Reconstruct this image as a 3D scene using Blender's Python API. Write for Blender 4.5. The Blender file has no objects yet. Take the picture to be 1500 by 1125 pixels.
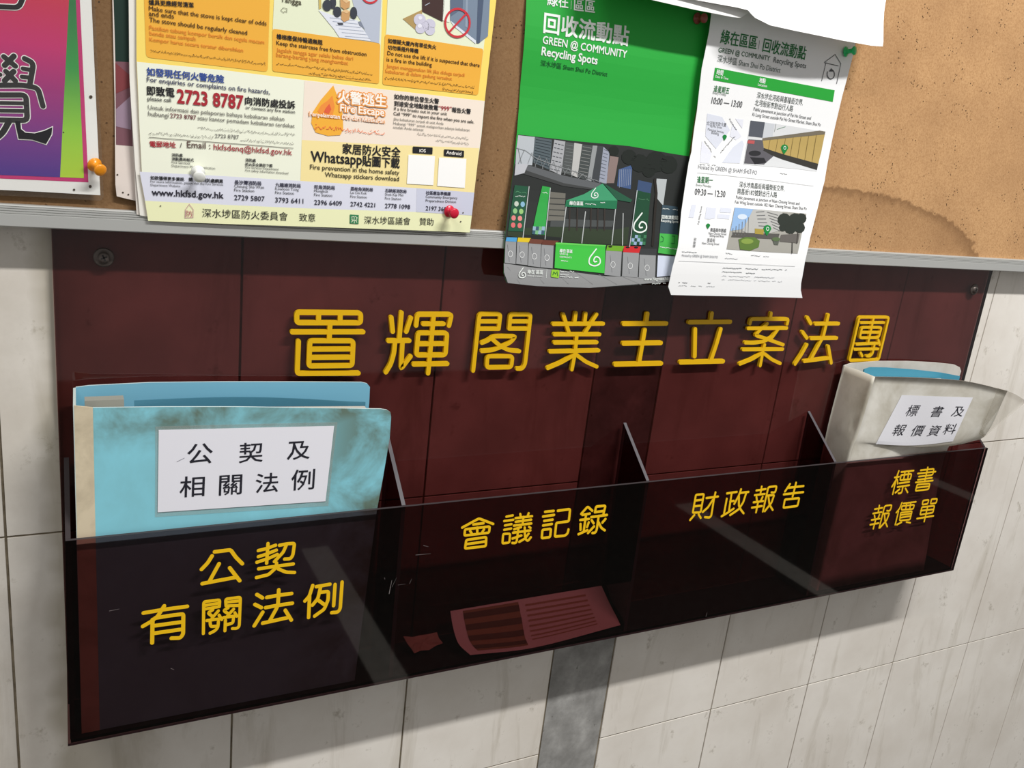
import bpy, bmesh, math, random
from mathutils import Vector, Matrix, Euler, geometry

# ------------------------------------------------------------------ camera, world, lights
SC = bpy.context.scene
COL = SC.collection
Z0 = 1.05                      # height of the underside of the document rack above the floor
FPX = 1258.5                   # focal length in pixels of the 1500 x 1125 frame
CAM_LOC = Vector((0.0122, -0.8066, 0.5412 + Z0))
CAM_ROT = Euler((1.3142, -0.0950, -0.4639), 'XYZ')
cd = bpy.data.cameras.new('camera')
cam = bpy.data.objects.new('camera', cd)
COL.objects.link(cam)
cam.location = CAM_LOC
cam.rotation_euler = CAM_ROT
cd.sensor_fit = 'HORIZONTAL'
cd.sensor_width = 36.0
cd.lens = FPX / 1500.0 * 36.0
cd.clip_start = 0.02
SC.camera = cam

SC.view_settings.view_transform = 'Standard'
SC.view_settings.look = 'None'
SC.view_settings.gamma = 1.0
SC.view_settings.use_curve_mapping = False
SC.view_settings.exposure = 0.0
SC.cycles.transparent_max_bounces = 24
SC.cycles.max_bounces = 10

world = bpy.data.worlds.new('world')
SC.world = world
world.use_nodes = True
world.node_tree.nodes['Background'].inputs[0].default_value = (1.0, 0.98, 0.955, 1)
world.node_tree.nodes['Background'].inputs[1].default_value = 0.40

def tube_light(name, loc, sx, sy, power, colour):
    l = bpy.data.lights.new(name, 'AREA')
    l.shape = 'RECTANGLE'
    l.size, l.size_y = sx, sy
    l.energy = power
    l.color = colour
    o = bpy.data.objects.new(name, l)
    COL.objects.link(o)
    o.location = loc
    return o
tube_light('ceiling_tube', (1.15, -1.34, 3.32), 1.1, 0.09, 76, (1.0, 0.985, 0.965))
tube_light('ceiling_tube', (-0.90, -1.34, 3.32), 0.8, 0.09, 18, (1.0, 0.97, 0.93))

# ------------------------------------------------------------------ helpers
RM = CAM_ROT.to_matrix()
def ray(u, v):
    return RM @ Vector(((u - 750) / FPX, (562.5 - v) / FPX, -1))
def un(u, v, y):
    """point of the vertical plane at depth y seen at photo position (u, v)"""
    d = ray(u, v)
    return CAM_LOC + d * ((y - CAM_LOC.y) / d.y)
def prj(P):
    q = RM.transposed() @ (P - CAM_LOC)
    return (750 + FPX * q.x / -q.z, 562.5 - FPX * q.y / -q.z)
def Z(ox, oy, s):
    return lambda *pts: [(ox + a / s, oy + b / s) for a, b in pts]
def S2L(c):
    c /= 255.0
    return c / 12.92 if c <= 0.04045 else ((c + 0.055) / 1.055) ** 2.4
def rgb(r, g, b):
    return (S2L(r), S2L(g), S2L(b), 1)
def smooth(a, b, x):
    t = max(0.0, min(1.0, (x - a) / (b - a)))
    return t * t * (3 - 2 * t)

def link(o, parent=None):
    COL.objects.link(o)
    if parent:
        o.parent = parent
    return o
def tag(o, label=None, cat=None, group=None, kind=None):
    if label: o['label'] = label
    if cat: o['category'] = cat
    if group: o['group'] = group
    if kind: o['kind'] = kind
    return o
def empty(name, loc):
    e = bpy.data.objects.new(name, None)
    e.empty_display_size = 0.05
    e.location = loc
    return link(e)
def mesh_obj(name, verts, faces, mats, parent=None, midx=None, smooth_shade=False):
    """verts in world coordinates; the object's origin is put at the parent or the base of the mesh"""
    me = bpy.data.meshes.new(name)
    org = parent.location if parent else Vector((sum(v[0] for v in verts) / len(verts), sum(v[1] for v in verts) / len(verts), min(v[2] for v in verts)))
    me.from_pydata([Vector(v) - org for v in verts], [], faces)
    for m in (mats if isinstance(mats, (list, tuple)) else [mats]):
        me.materials.append(m)
    if midx:
        me.polygons.foreach_set('material_index', midx)
    if smooth_shade:
        me.polygons.foreach_set('use_smooth', [True] * len(me.polygons))
    me.update()
    o = bpy.data.objects.new(name, me)
    if not parent:
        o.location = org
    return link(o, parent)

class MB:
    """collects shapes for ONE mesh"""
    def __init__(s):
        s.v, s.f, s.m = [], [], []
    def add(s, vs, fs, m=0):
        b = len(s.v)
        s.v += [tuple(v) for v in vs]
        s.f += [tuple(i + b for i in f) for f in fs]
        s.m += [m] * len(fs)
    def hexa(s, p, m=0, edge=None):
        """p: 8 corners, front four (TL TR BR BL) then back four; edge: material of the rim faces"""
        e = m if edge is None else edge
        b = len(s.v)
        s.v += [tuple(v) for v in p]
        for f, k in (((0, 3, 2, 1), m), ((4, 5, 6, 7), m), ((0, 1, 5, 4), e), ((1, 2, 6, 5), e), ((2, 3, 7, 6), e), ((3, 0, 4, 7), e)):
            s.f.append(tuple(i + b for i in f)); s.m.append(k)
    def box(s, x0, x1, y0, y1, z0, z1, m=0, edge=None):
        s.hexa([(x0, y0, z1), (x1, y0, z1), (x1, y0, z0), (x0, y0, z0), (x0, y1, z1), (x1, y1, z1), (x1, y1, z0), (x0, y1, z0)], m, edge)
    def lathe(s, base, axis, prof, m=0, n=20):
        axis = Vector(axis).normalized()
        a = axis.orthogonal().normalized(); c = axis.cross(a)
        b = len(s.v)
        for r, h in prof:
            for k in range(n):
                t = 2 * math.pi * k / n
                s.v.append(tuple(Vector(base) + axis * h + (a * math.cos(t) + c * math.sin(t)) * r))
        for i in range(len(prof) - 1):
            for k in range(n):
                q = b + i * n
                s.f.append((q + k, q + (k + 1) % n, q + n + (k + 1) % n, q + n + k)); s.m.append(m)
        for q in (b, b + (len(prof) - 1) * n):
            s.f.append(tuple(q + k for k in range(n))); s.m.append(m)
    def build(s, name, mats, parent=None, smooth_shade=False):
        return mesh_obj(name, s.v, s.f, mats, parent, s.m, smooth_shade)

# ------------------------------------------------------------------ materials
def new_mat(name):
    m = bpy.data.materials.new(name)
    m.use_nodes = True
    return m, m.node_tree.nodes, m.node_tree.links, m.node_tree.nodes['Principled BSDF']
_pm = {}
def plain(r, g, b, rough=0.6, metal=0.0, spec=0.35):
    k = (r, g, b, rough, metal, spec)
    if k not in _pm:
        m, n, l, p = new_mat('mat_%d_%d_%d' % (r, g, b))
        p.inputs['Base Color'].default_value = rgb(r, g, b)
        p.inputs['Roughness'].default_value = rough
        p.inputs['Metallic'].default_value = metal
        p.inputs['Specular IOR Level'].default_value = spec
        _pm[k] = m
    return _pm[k]
def ink(r, g, b):
    return plain(r, g, b, 0.55, 0, 0.3)
def nd(n, typ, **kw):
    x = n.new(typ)
    for k, v in kw.items():
        if k in ('operation', 'blend_type', 'data_type', 'noise_dimensions', 'interpolation_type'):
            setattr(x, k, v)
        else:
            key = int(k[1:]) if k[0] == 'i' and k[1:].isdigit() else k.replace('_', ' ')
            x.inputs[key].default_value = v
    return x
def noise(n, l, scale, detail=4, rough=0.55, vec=None, dist=0.0):
    x = nd(n, 'ShaderNodeTexNoise', Scale=scale, Detail=detail, Roughness=rough, Distortion=dist)
    if vec is not None: l.new(vec, x.inputs['Vector'])
    return x.outputs['Fac']
def ramp(n, l, fac, stops):
    x = n.new('ShaderNodeValToRGB')
    e = x.color_ramp.elements
    while len(e) < len(stops): e.new(0.5)
    for el, (p, c) in zip(e, stops):
        el.position = p
        el.color = c if len(c) == 4 else (*c, 1)
    l.new(fac, x.inputs['Fac'])
    return x.outputs['Color']
def mixc(n, l, fac, a, b, bt='MIX'):
    x = n.new('ShaderNodeMix'); x.data_type = 'RGBA'; x.blend_type = bt
    for i, s in ((0, fac), (6, a), (7, b)):
        if hasattr(s, 'is_linked'): l.new(s, x.inputs[i])
        else: x.inputs[i].default_value = s
    return x.outputs[2]
def position(n):
    return n.new('ShaderNodeNewGeometry').outputs['Position']
def maths(n, l, op, a, b=None, clamp=False):
    x = n.new('ShaderNodeMath'); x.operation = op; x.use_clamp = clamp
    for i, s in enumerate((a, b)):
        if s is None: continue
        if hasattr(s, 'is_linked'): l.new(s, x.inputs[i])
        else: x.inputs[i].default_value = s
    return x.outputs[0]
def mapping(n, l, vec, scale=(1, 1, 1), rot=(0, 0, 0)):
    x = n.new('ShaderNodeMapping')
    x.inputs['Scale'].default_value = scale; x.inputs['Rotation'].default_value = rot
    l.new(vec, x.inputs['Vector'])
    return x.outputs['Vector']

def tile_mat():
    m, n, l, p = new_mat('glazed_tile')
    pos = position(n)
    base = ramp(n, l, noise(n, l, 7, 5, 0.6, pos), [(0.3, rgb(218, 211, 201)), (0.6, rgb(234, 229, 221)), (0.8, rgb(226, 219, 208))])
    st = mapping(n, l, pos, (14, 1, 2.2), (0, 0.35, 0))
    c = mixc(n, l, ramp(n, l, noise(n, l, 1.6, 6, 0.65, st, 0.6), [(0.55, (0, 0, 0)), (0.75, (0.55,) * 3)]), base, rgb(168, 158, 138))
    c = mixc(n, l, ramp(n, l, noise(n, l, 28, 6, 0.75, pos), [(0.60, (0, 0, 0)), (0.72, (0.6,) * 3)]), c, rgb(142, 130, 108))
    # old grime towards the left part of the wall
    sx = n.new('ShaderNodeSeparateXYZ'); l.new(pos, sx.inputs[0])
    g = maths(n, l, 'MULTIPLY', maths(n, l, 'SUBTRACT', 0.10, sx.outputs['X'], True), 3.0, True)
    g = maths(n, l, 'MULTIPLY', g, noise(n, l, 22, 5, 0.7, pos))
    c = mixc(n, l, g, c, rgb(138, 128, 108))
    # run-down stains on the tile beside the rack
    e = maths(n, l, 'MULTIPLY', maths(n, l, 'ADD', sx.outputs['X'], maths(n, l, 'ADD', maths(n, l, 'MULTIPLY', noise(n, l, 16, 3, 0.5, mapping(n, l, pos, (0.2, 1, 1))), 0.05), -0.006)), 70.0, True)
    e = maths(n, l, 'MULTIPLY', e, maths(n, l, 'MULTIPLY', maths(n, l, 'SUBTRACT', 0.09, sx.outputs['X'], True), 11.0, True))
    c = mixc(n, l, maths(n, l, 'MULTIPLY', e, 0.5), c, rgb(140, 130, 104))
    l.new(c, p.inputs['Base Color'])
    p.inputs['Roughness'].default_value = 0.42
    return m
def cement_mat(a, b, name):
    m, n, l, p = new_mat(name)
    pos = position(n)
    c = ramp(n, l, noise(n, l, 32, 6, 0.65, pos), [(0.35, rgb(*a)), (0.55, rgb(*b)), (0.72, rgb(*[min(255, q + 22) for q in b]))])
    c = mixc(n, l, ramp(n, l, noise(n, l, 90, 3, 0.5, pos), [(0.7, (0, 0, 0)), (0.76, (0.6,) * 3)]), c, rgb(60, 58, 54))
    l.new(c, p.inputs['Base Color'])
    p.inputs['Roughness'].default_value = 0.9
    return m
def cork_mat():
    m, n, l, p = new_mat('cork')
    pos = position(n)
    c = ramp(n, l, noise(n, l, 420, 4, 0.7, pos), [(0.25, rgb(164, 124, 84)), (0.5, rgb(192, 150, 106)), (0.78, rgb(208, 168, 122))])
    c = mixc(n, l, ramp(n, l, noise(n, l, 9, 4, 0.6, pos), [(0.4, (0, 0, 0)), (0.75, (0.5,) * 3)]), c, rgb(150, 112, 78))
    sx = n.new('ShaderNodeSeparateXYZ'); l.new(pos, sx.inputs[0])
    # dark crumbs missing from the surface, dense in the lower left of the bare area
    vo = nd(n, 'ShaderNodeTexVoronoi', Scale=230.0); l.new(pos, vo.inputs['Vector'])
    hole = maths(n, l, 'LESS_THAN', vo.outputs['Distance'], 0.23)
    dens = maths(n, l, 'GREATER_THAN', noise(n, l, 45, 3, 0.6, pos), 0.585)
    c = mixc(n, l, maths(n, l, 'MULTIPLY', maths(n, l, 'MULTIPLY', hole, dens), 0.85), c, rgb(62, 42, 26))
    # cork darkens towards the left side of the board
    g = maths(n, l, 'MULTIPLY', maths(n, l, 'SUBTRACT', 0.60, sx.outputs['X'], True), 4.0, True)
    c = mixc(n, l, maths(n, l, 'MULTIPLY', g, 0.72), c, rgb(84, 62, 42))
    # water stain: ragged rim of an old puddle
    ex = maths(n, l, 'DIVIDE', maths(n, l, 'SUBTRACT', sx.outputs['X'], 0.86), 0.305)
    ez = maths(n, l, 'DIVIDE', maths(n, l, 'SUBTRACT', sx.outputs['Z'], 0.455 + Z0), 0.091)
    r2 = maths(n, l, 'SQRT', maths(n, l, 'ADD', maths(n, l, 'MULTIPLY', ex, ex), maths(n, l, 'MULTIPLY', ez, ez)))
    rr = maths(n, l, 'ADD', r2, maths(n, l, 'MULTIPLY', maths(n, l, 'SUBTRACT', noise(n, l, 90, 4, 0.6, pos), 0.5), 0.16))
    ring = ramp(n, l, rr, [(0.60, (0.16,) * 3), (0.86, (0.40,) * 3), (0.97, (1.0,) * 3), (1.0, (0, 0, 0))])
    ring = maths(n, l, 'MULTIPLY', ring, maths(n, l, 'GREATER_THAN', sx.outputs['X'], 0.6))
    c = mixc(n, l, maths(n, l, 'MULTIPLY', ring, 0.7), c, rgb(112, 80, 52))
    l.new(c, p.inputs['Base Color'])
    bm_ = n.new('ShaderNodeBump'); bm_.inputs['Strength'].default_value = 0.25; bm_.inputs['Distance'].default_value = 0.001
    l.new(noise(n, l, 420, 4, 0.7, pos), bm_.inputs['Height']); l.new(bm_.outputs[0], p.inputs['Normal'])
    p.inputs['Roughness'].default_value = 0.9
    p.inputs['Specular IOR Level'].default_value = 0.15
    return m
def acrylic(name, tint, blotch=0.0, rough=0.03):
    m, n, l, p = new_mat(name)
    n.remove(p)
    out = n['Material Output']
    tr = n.new('ShaderNodeBsdfTransparent')
    gl = n.new('ShaderNodeBsdfGlossy'); gl.inputs['Roughness'].default_value = rough
    fr = n.new('ShaderNodeFresnel'); fr.inputs['IOR'].default_value = 1.46
    mx = n.new('ShaderNodeMixShader')
    if blotch:
        pos = position(n)
        l.new(mixc(n, l, ramp(n, l, noise(n, l, 11, 5, 0.6, pos), [(0.35, (0, 0, 0)), (0.8, (blotch,) * 3)]), (*tint, 1), tuple(c * 0.6 for c in tint) + (1,)), tr.inputs['Color'])
    else:
        tr.inputs['Color'].default_value = (*tint, 1)
    ge = n.new('ShaderNodeNewGeometry')
    l.new(maths(n, l, 'MULTIPLY', fr.outputs[0], maths(n, l, 'SUBTRACT', 1.0, ge.outputs['Backfacing'])), mx.inputs[0]); l.new(tr.outputs[0], mx.inputs[1]); l.new(gl.outputs[0], mx.inputs[2])
    l.new(mx.outputs[0], out.inputs[0])
    return m
def film(name, tint, haze):
    m, n, l, p = new_mat(name)
    out = n['Material Output']
    tr = n.new('ShaderNodeBsdfTransparent'); tr.inputs['Color'].default_value = (*tint, 1)
    p.inputs['Base Color'].default_value = (0.75, 0.74, 0.70, 1); p.inputs['Roughness'].default_value = 0.25
    mx = n.new('ShaderNodeMixShader'); mx.inputs[0].default_value = haze
    l.new(tr.outputs[0], mx.inputs[1]); l.new(p.outputs[0], mx.inputs[2]); l.new(mx.outputs[0], out.inputs[0])
    return m
def grad_mat(name, axis, lo, hi, stops, rough=0.35):
    """printed colour gradient"""
    m, n, l, p = new_mat(name)
    sx = n.new('ShaderNodeSeparateXYZ'); l.new(position(n), sx.inputs[0])
    v = maths(n, l, 'DIVIDE', maths(n, l, 'SUBTRACT', sx.outputs[axis], lo), hi - lo, True)
    l.new(ramp(n, l, v, stops), p.inputs['Base Color'])
    p.inputs['Roughness'].default_value = rough
    return m

M_TILE = tile_mat()
M_GROUT = cement_mat((92, 82, 66), (128, 117, 98), 'grout')
M_CEMENT = cement_mat((132, 131, 128), (154, 153, 150), 'cement')
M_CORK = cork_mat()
M_ALU = plain(186, 187, 184, 0.42, 0.35, 0.5)
M_BOARD = acrylic('red_acrylic_board', (0.585, 0.405, 0.405), 0.3)
M_FRONT = acrylic('red_acrylic_front', (0.51, 0.36, 0.37))
M_DARK = acrylic('dark_acrylic', (0.30, 0.14, 0.14))
M_EDGE = plain(84, 80, 84, 0.5)
M_EDGED = plain(40, 30, 32, 0.4)
M_YEL = plain(224, 176, 10, 0.38)
M_YELP = plain(238, 190, 18, 0.5)
M_PAPER = plain(240, 240, 240, 0.7)
M_BLACK = ink(28, 28, 32)

# ------------------------------------------------------------------ the setting
WY = 0.0057                     # face of the wall tiles
def wall():
    b = MB()
    x0, x1, zt = -1.6, 3.2, 2.75
    b.box(x0, x1, WY + 0.0015, WY + 0.12, 0, zt, 1)
    rows = [-0.964 - 0.09, -0.584, -0.204, 0.176, 0.556, 0.936, 1.316, 1.70]
    rows = [r for r in rows]
    joints = [0.541 - 0.1955 * k for k in range(11, -1, -1)]
    right = [0.635 + 0.1935 * k for k in range(0, 14)]
    lean = lambda x, z: x + 0.045 * max(0, x) * (z + 0.06)
    def tile(xa, xb, za, zb):
        g = 0.0010
        P = []
        for (y, s) in ((WY, 0.0002), (WY + 0.0016, 0)):
            for (x, z) in ((xa + g + s, zb - g - s), (xb - g - s, zb - g - s), (xb - g - s, za + g + s), (xa + g + s, za + g + s)):
                P.append((lean(x, z), y, z + Z0))
        b.hexa(P, 0)
    for cols in (joints, right):
        for i in range(len(cols) - 1):
            for j in range(len(rows) - 1):
                tile(cols[i], cols[i + 1], rows[j], rows[j + 1])
    P = []
    for y in (WY + 0.0006, WY + 0.0016):
        for (x, z) in ((0.5425, 1.69), (0.6335, 1.69), (0.6335, -1.05), (0.5425, -1.05)):
            P.append((lean(x, z), y, z + Z0))
    b.hexa(P, 2)
    tag(b.build('wall_back', [M_TILE, M_GROUT, M_CEMENT]), kind='structure')
wall()
fl = MB()
fl.box(-1.6, 6.0, -5.0, WY + 0.12, -0.1, -0.002, 0)
for xs in (-2.9 + 1.86, 0.86, 2.73, 4.5):
    fl.box(xs - 0.055, xs + 0.055, -2.47, WY, -0.002, 0.0, 1)
tag(fl.build('floor', [cement_mat((58, 54, 50), (74, 70, 64), 'floor_stone'), cement_mat((188, 184, 174), (205, 200, 190), 'floor_strip')]), kind='structure')

# ------------------------------------------------------------------ document rack
D = -0.0639                     # face of the front panel
RW = 1.2
rack = empty('document_rack', (0.6, 0.0, Z0))
tag(rack, 'wall-mounted dark red acrylic document rack with four open compartments and yellow Chinese lettering', 'document rack')
b = MB()
b.hexa([(0.0, 0, Z0 + .475), (1.2185, 0, Z0 + .475), (1.2015, 0, Z0), (-0.002, 0, Z0),
        (0.0, .005, Z0 + .475), (1.2185, .005, Z0 + .475), (1.2015, .005, Z0), (-0.002, .005, Z0)], 0, 1)
b.build('back_panel', [M_BOARD, M_EDGED], rack)
PT = 0.0035
fc = [(0.002, .1988), (1.2075, .1975), (1.197, .0008), (-0.0025, 0.0)]
b = MB()
b.hexa([(x, D, Z0 + z) for x, z in fc] + [(x, D + PT, Z0 + z) for x, z in fc], 0, 1)
for a_, c_, w_ in (((570, 870), (574, 850), 1.2), ((609, 813), (631, 811), .8), ((571, 861), (573, 857), .5), ((574, 860), (581, 846), .4), ((583, 857), (594, 855.5), .4),
                   ((600, 855), (603, 848), .5), ((563, 846), (564, 849), .6), ((160, 895), (175, 892), .8), ((250, 979), (255, 981), .8), ((1034, 903), (1036, 897), .9), ((620, 799), (628, 801), .7)):
    A, B = un(*a_, D - 0.0002), un(*c_, D - 0.0002)
    n_ = Vector((-(B - A).z, 0, (B - A).x)).normalized() * (0.0003 * w_)
    b.add([A + n_, B + n_ * .4, B - n_ * .4, A - n_], [(0, 1, 2, 3)], 2)
b.build('front_panel', [M_FRONT, plain(60, 54, 56), plain(120, 112, 112)], rack)
b = MB(); b.box(0.0, 1.197, D + PT + .0002, -0.0002, Z0 + .0002, Z0 + .0035, 0, 1)
b.build('bottom_panel', [M_DARK, M_EDGED], rack)
def cheek(name, x, lean, t=0.004, edge=None):
    """upright panel, its top sloping down from the back panel to the front panel"""
    b = MB()
    yb, yf = -0.0002, D + PT + .0002
    P = []
    for dx in (-t / 2, t / 2):
        P += [(x + dx + lean * .25, yb, Z0 + .2495), (x + dx + lean * .199, yf, Z0 + .1988), (x + dx, yf, Z0 + .0037), (x + dx, yb, Z0 + .0037)]
    b.hexa(P, 0, 1)
    b.build(name, [M_DARK, edge or M_EDGE], rack)
cheek('side_panel', 0.0015, 0.012, edge=M_EDGED)
cheek('divider', 0.299, 0.010)
cheek('divider', 0.596, 0.010)
cheek('divider', 0.896, 0.012)
cheek('side_panel', 1.1945, 0.045, edge=M_EDGED)
for (u, v) in ((152, 377), (1427, 424)):
    P = un(u, v, 0)
    b = MB()
    b.lathe(P, (0, -1, 0), [(.0082, 0.0), (.0082, .0006), (.0072, .0012), (.0050, .0012), (.0046, .0024), (.0030, .0034), (.0008, .0036)], 0, 24)
    for ang in (0.4, 0.4 + math.pi / 2):
        c, s = math.cos(ang) * .0026, math.sin(ang) * .0026
        q = Vector((-s, 0, c)) * .22
        o_ = P + Vector((0, -.0038, 0))
        b.add([o_ + Vector((c, 0, s)) + q, o_ + Vector((c, 0, s)) - q, o_ - Vector((c, 0, s)) - q, o_ - Vector((c, 0, s)) + q], [(0, 1, 2, 3)], 1)
    b.build('screw', [plain(92, 84, 80, .45, .6), plain(30, 28, 28)], rack, True)

# ---- lettering: every stroke a round-ended bar
def fillet(pts, r, closed):
    n = len(pts); out = []
    for i, p in enumerate(pts):
        if not closed and i in (0, n - 1):
            out.append(p); continue
        a, c = pts[i - 1], pts[(i + 1) % n]
        da, dc = math.dist(p, a), math.dist(p, c)
        ra, rc = min(r, da * .46), min(r, dc * .46)
        A = (p[0] + (a[0] - p[0]) * ra / da, p[1] + (a[1] - p[1]) * ra / da)
        C = (p[0] + (c[0] - p[0]) * rc / dc, p[1] + (c[1] - p[1]) * rc / dc)
        for k in range(5):
            t = k / 4
            out.append(tuple((1 - t) ** 2 * A[j] + 2 * t * (1 - t) * p[j] + t * t * C[j] for j in (0, 1)))
    return out
def ribbon(mb, pts, w, y0, y1, closed, m=0):
    """bar of width w along 2-D points (x, z), from face y0 back to y1"""
    P = [Vector(p) for p in pts]
    n = len(P); L, R = [], []
    for i in range(n):
        a = P[i - 1] if (i > 0 or closed) else P[i]
        c = P[(i + 1) % n] if (i < n - 1 or closed) else P[i]
        d1 = (P[i] - a); d2 = (c - P[i])
        d1 = d1.normalized() if d1.length > 1e-9 else d2.normalized()
        d2 = d2.normalized() if d2.length > 1e-9 else d1
        t = (d1 + d2)
        t = t.normalized() if t.length > 1e-6 else d1
        k = 1 / max(0.6, t.dot(d1))
        nn = Vector((-t.y, t.x)) * (w / 2 * k)
        L.append(P[i] + nn); R.append(P[i] - nn)
    def put(poly_idx_pairs):
        pass
    base = len(mb.v)
    for q in L + R: mb.v.append((q.x, y0, q.y))
    for q in L + R: mb.v.append((q.x, y1, q.y))
    N2 = 2 * n
    rng = range(n) if closed else range(n - 1)
    for i in rng:
        j = (i + 1) % n
        for f in ((i, j, n + j, n + i), (i, j, N2 + j, N2 + i), (n + i, n + j, N2 + n + j, N2 + n + i)):
            mb.f.append(tuple(base + k for k in f)); mb.m.append(m)
    if not closed:
        for end, sgn in ((0, -1), (n - 1, 1)):
            t = (P[1] - P[0]).normalized() if end == 0 else (P[-1] - P[-2]).normalized()
            nn = Vector((-t.y, t.x))
            ring = [P[end] + (nn * math.cos(a) + t * sgn * math.sin(a)) * (w / 2) for a in [math.pi * k / 8 for k in range(9)]]
            bb = len(mb.v)
            for q in ring: mb.v.append((q.x, y0, q.y))
            for q in ring: mb.v.append((q.x, y1, q.y))
            mb.f.append(tuple(bb + k for k in range(9))); mb.m.append(m)
            for k in range(8):
                mb.f.append((bb + k, bb + k + 1, bb + 9 + k + 1, bb + 9 + k)); mb.m.append(m)
def character(name, ox, oy, size, wpx, strokes, y, depth, mat, rfil=42):
    s = 1125.0 / size
    mb = MB()
    ref = un(ox + size / 2, oy + size / 2, y)
    mpp = (un(ox + size / 2, oy + size / 2 + 1, y) - ref).length
    for k, st in enumerate(strokes.split(';')):
        st = st.strip()
        closed = st.endswith('z')
        pts = [tuple(float(q) for q in p.split(',')) for p in st.rstrip('z').split()]
        pts = fillet(pts, rfil, closed)
        w3 = [un(ox + a / s, oy + c / s, y - depth) for a, c in pts]
        ribbon(mb, [(p.x, p.z) for p in w3], wpx * mpp, y - depth - k * 0.00002, y, closed)
    o = mb.build(name, [mat], rack)
    return o
TITLE = [
 (420, 445, 120, 6.9, "140,120 1018,128 1018,265 140,262z;440,125 438,262;737,128 735,265;597,265 585,500;80,390 1050,388;320,510 915,512 900,850 305,858z;320,627 905,622;312,740 895,735;162,518 145,960 985,955"),
 (555, 445, 120, 6.6, "172,190 192,382;312,125 280,510;440,197 378,382;135,510 418,508;222,530 208,680 165,830 98,940;325,530 305,895 435,725;513,298 530,147 1000,147 965,300;612,278 888,276;755,147 725,470 677,955;540,402 938,402 915,705 515,707z;530,553 925,550;480,833 940,825"),
 (680, 445, 120, 5.8, "125,920 212,143 500,143 475,345;475,345 190,345;205,243 480,243;895,343 620,343;620,343 638,146 915,146 838,830 800,893 730,893;628,243 905,243;245,538 330,505 405,447 560,447;540,447 710,447 640,530 520,590 380,640 245,650;390,490 510,590 620,640 758,652;320,722 665,722 648,873 310,878z"),
 (790, 445, 110, 5.6, "362,160 445,430;550,140 530,290;697,148 680,300;860,160 690,430;215,305 960,300;232,460 905,458;232,583 862,578;165,717 890,700;563,460 540,720 490,985;520,770 330,880 130,965;550,760 700,870 862,942"),
 (895, 450, 100, 6.4, "605,110 585,260;215,275 915,270;560,375 465,930;210,600 825,590;75,945 830,928"),
 (985, 450, 100, 6.3, "653,105 635,240;285,248 955,243;377,365 370,810;798,365 725,620 630,900;140,910 838,893"),
 (1075, 450, 90, 5.0, "685,115 672,215;300,300 320,215 1000,217 980,308;265,388 970,383;612,305 490,410 395,515 560,565 905,688;810,405 700,560 540,630 370,655 215,650;565,690 540,780 485,1070;175,775 895,768;520,840 340,950 115,1040;570,860 700,960 850,1030"),
 (1155, 450, 90, 5.1, "350,190 412,300;262,455 340,565;340,690 240,870 125,1040;500,305 920,302;733,145 640,540 590,630 410,960;420,570 885,565;295,990 500,965 750,930;733,720 785,1020"),
 (1230, 450, 90, 3.7, "365,183 905,183 720,960 180,980z;395,285 815,282;625,200 525,650;410,370 770,370 715,558 370,565z;395,460 740,460;315,682 700,660;710,600 735,690;275,772 705,765;640,680 605,850 560,898 500,895;385,835 415,895"),
]
for c in TITLE:
    character('raised_character', *c, 0.0, 0.0035, M_YEL)
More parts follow.
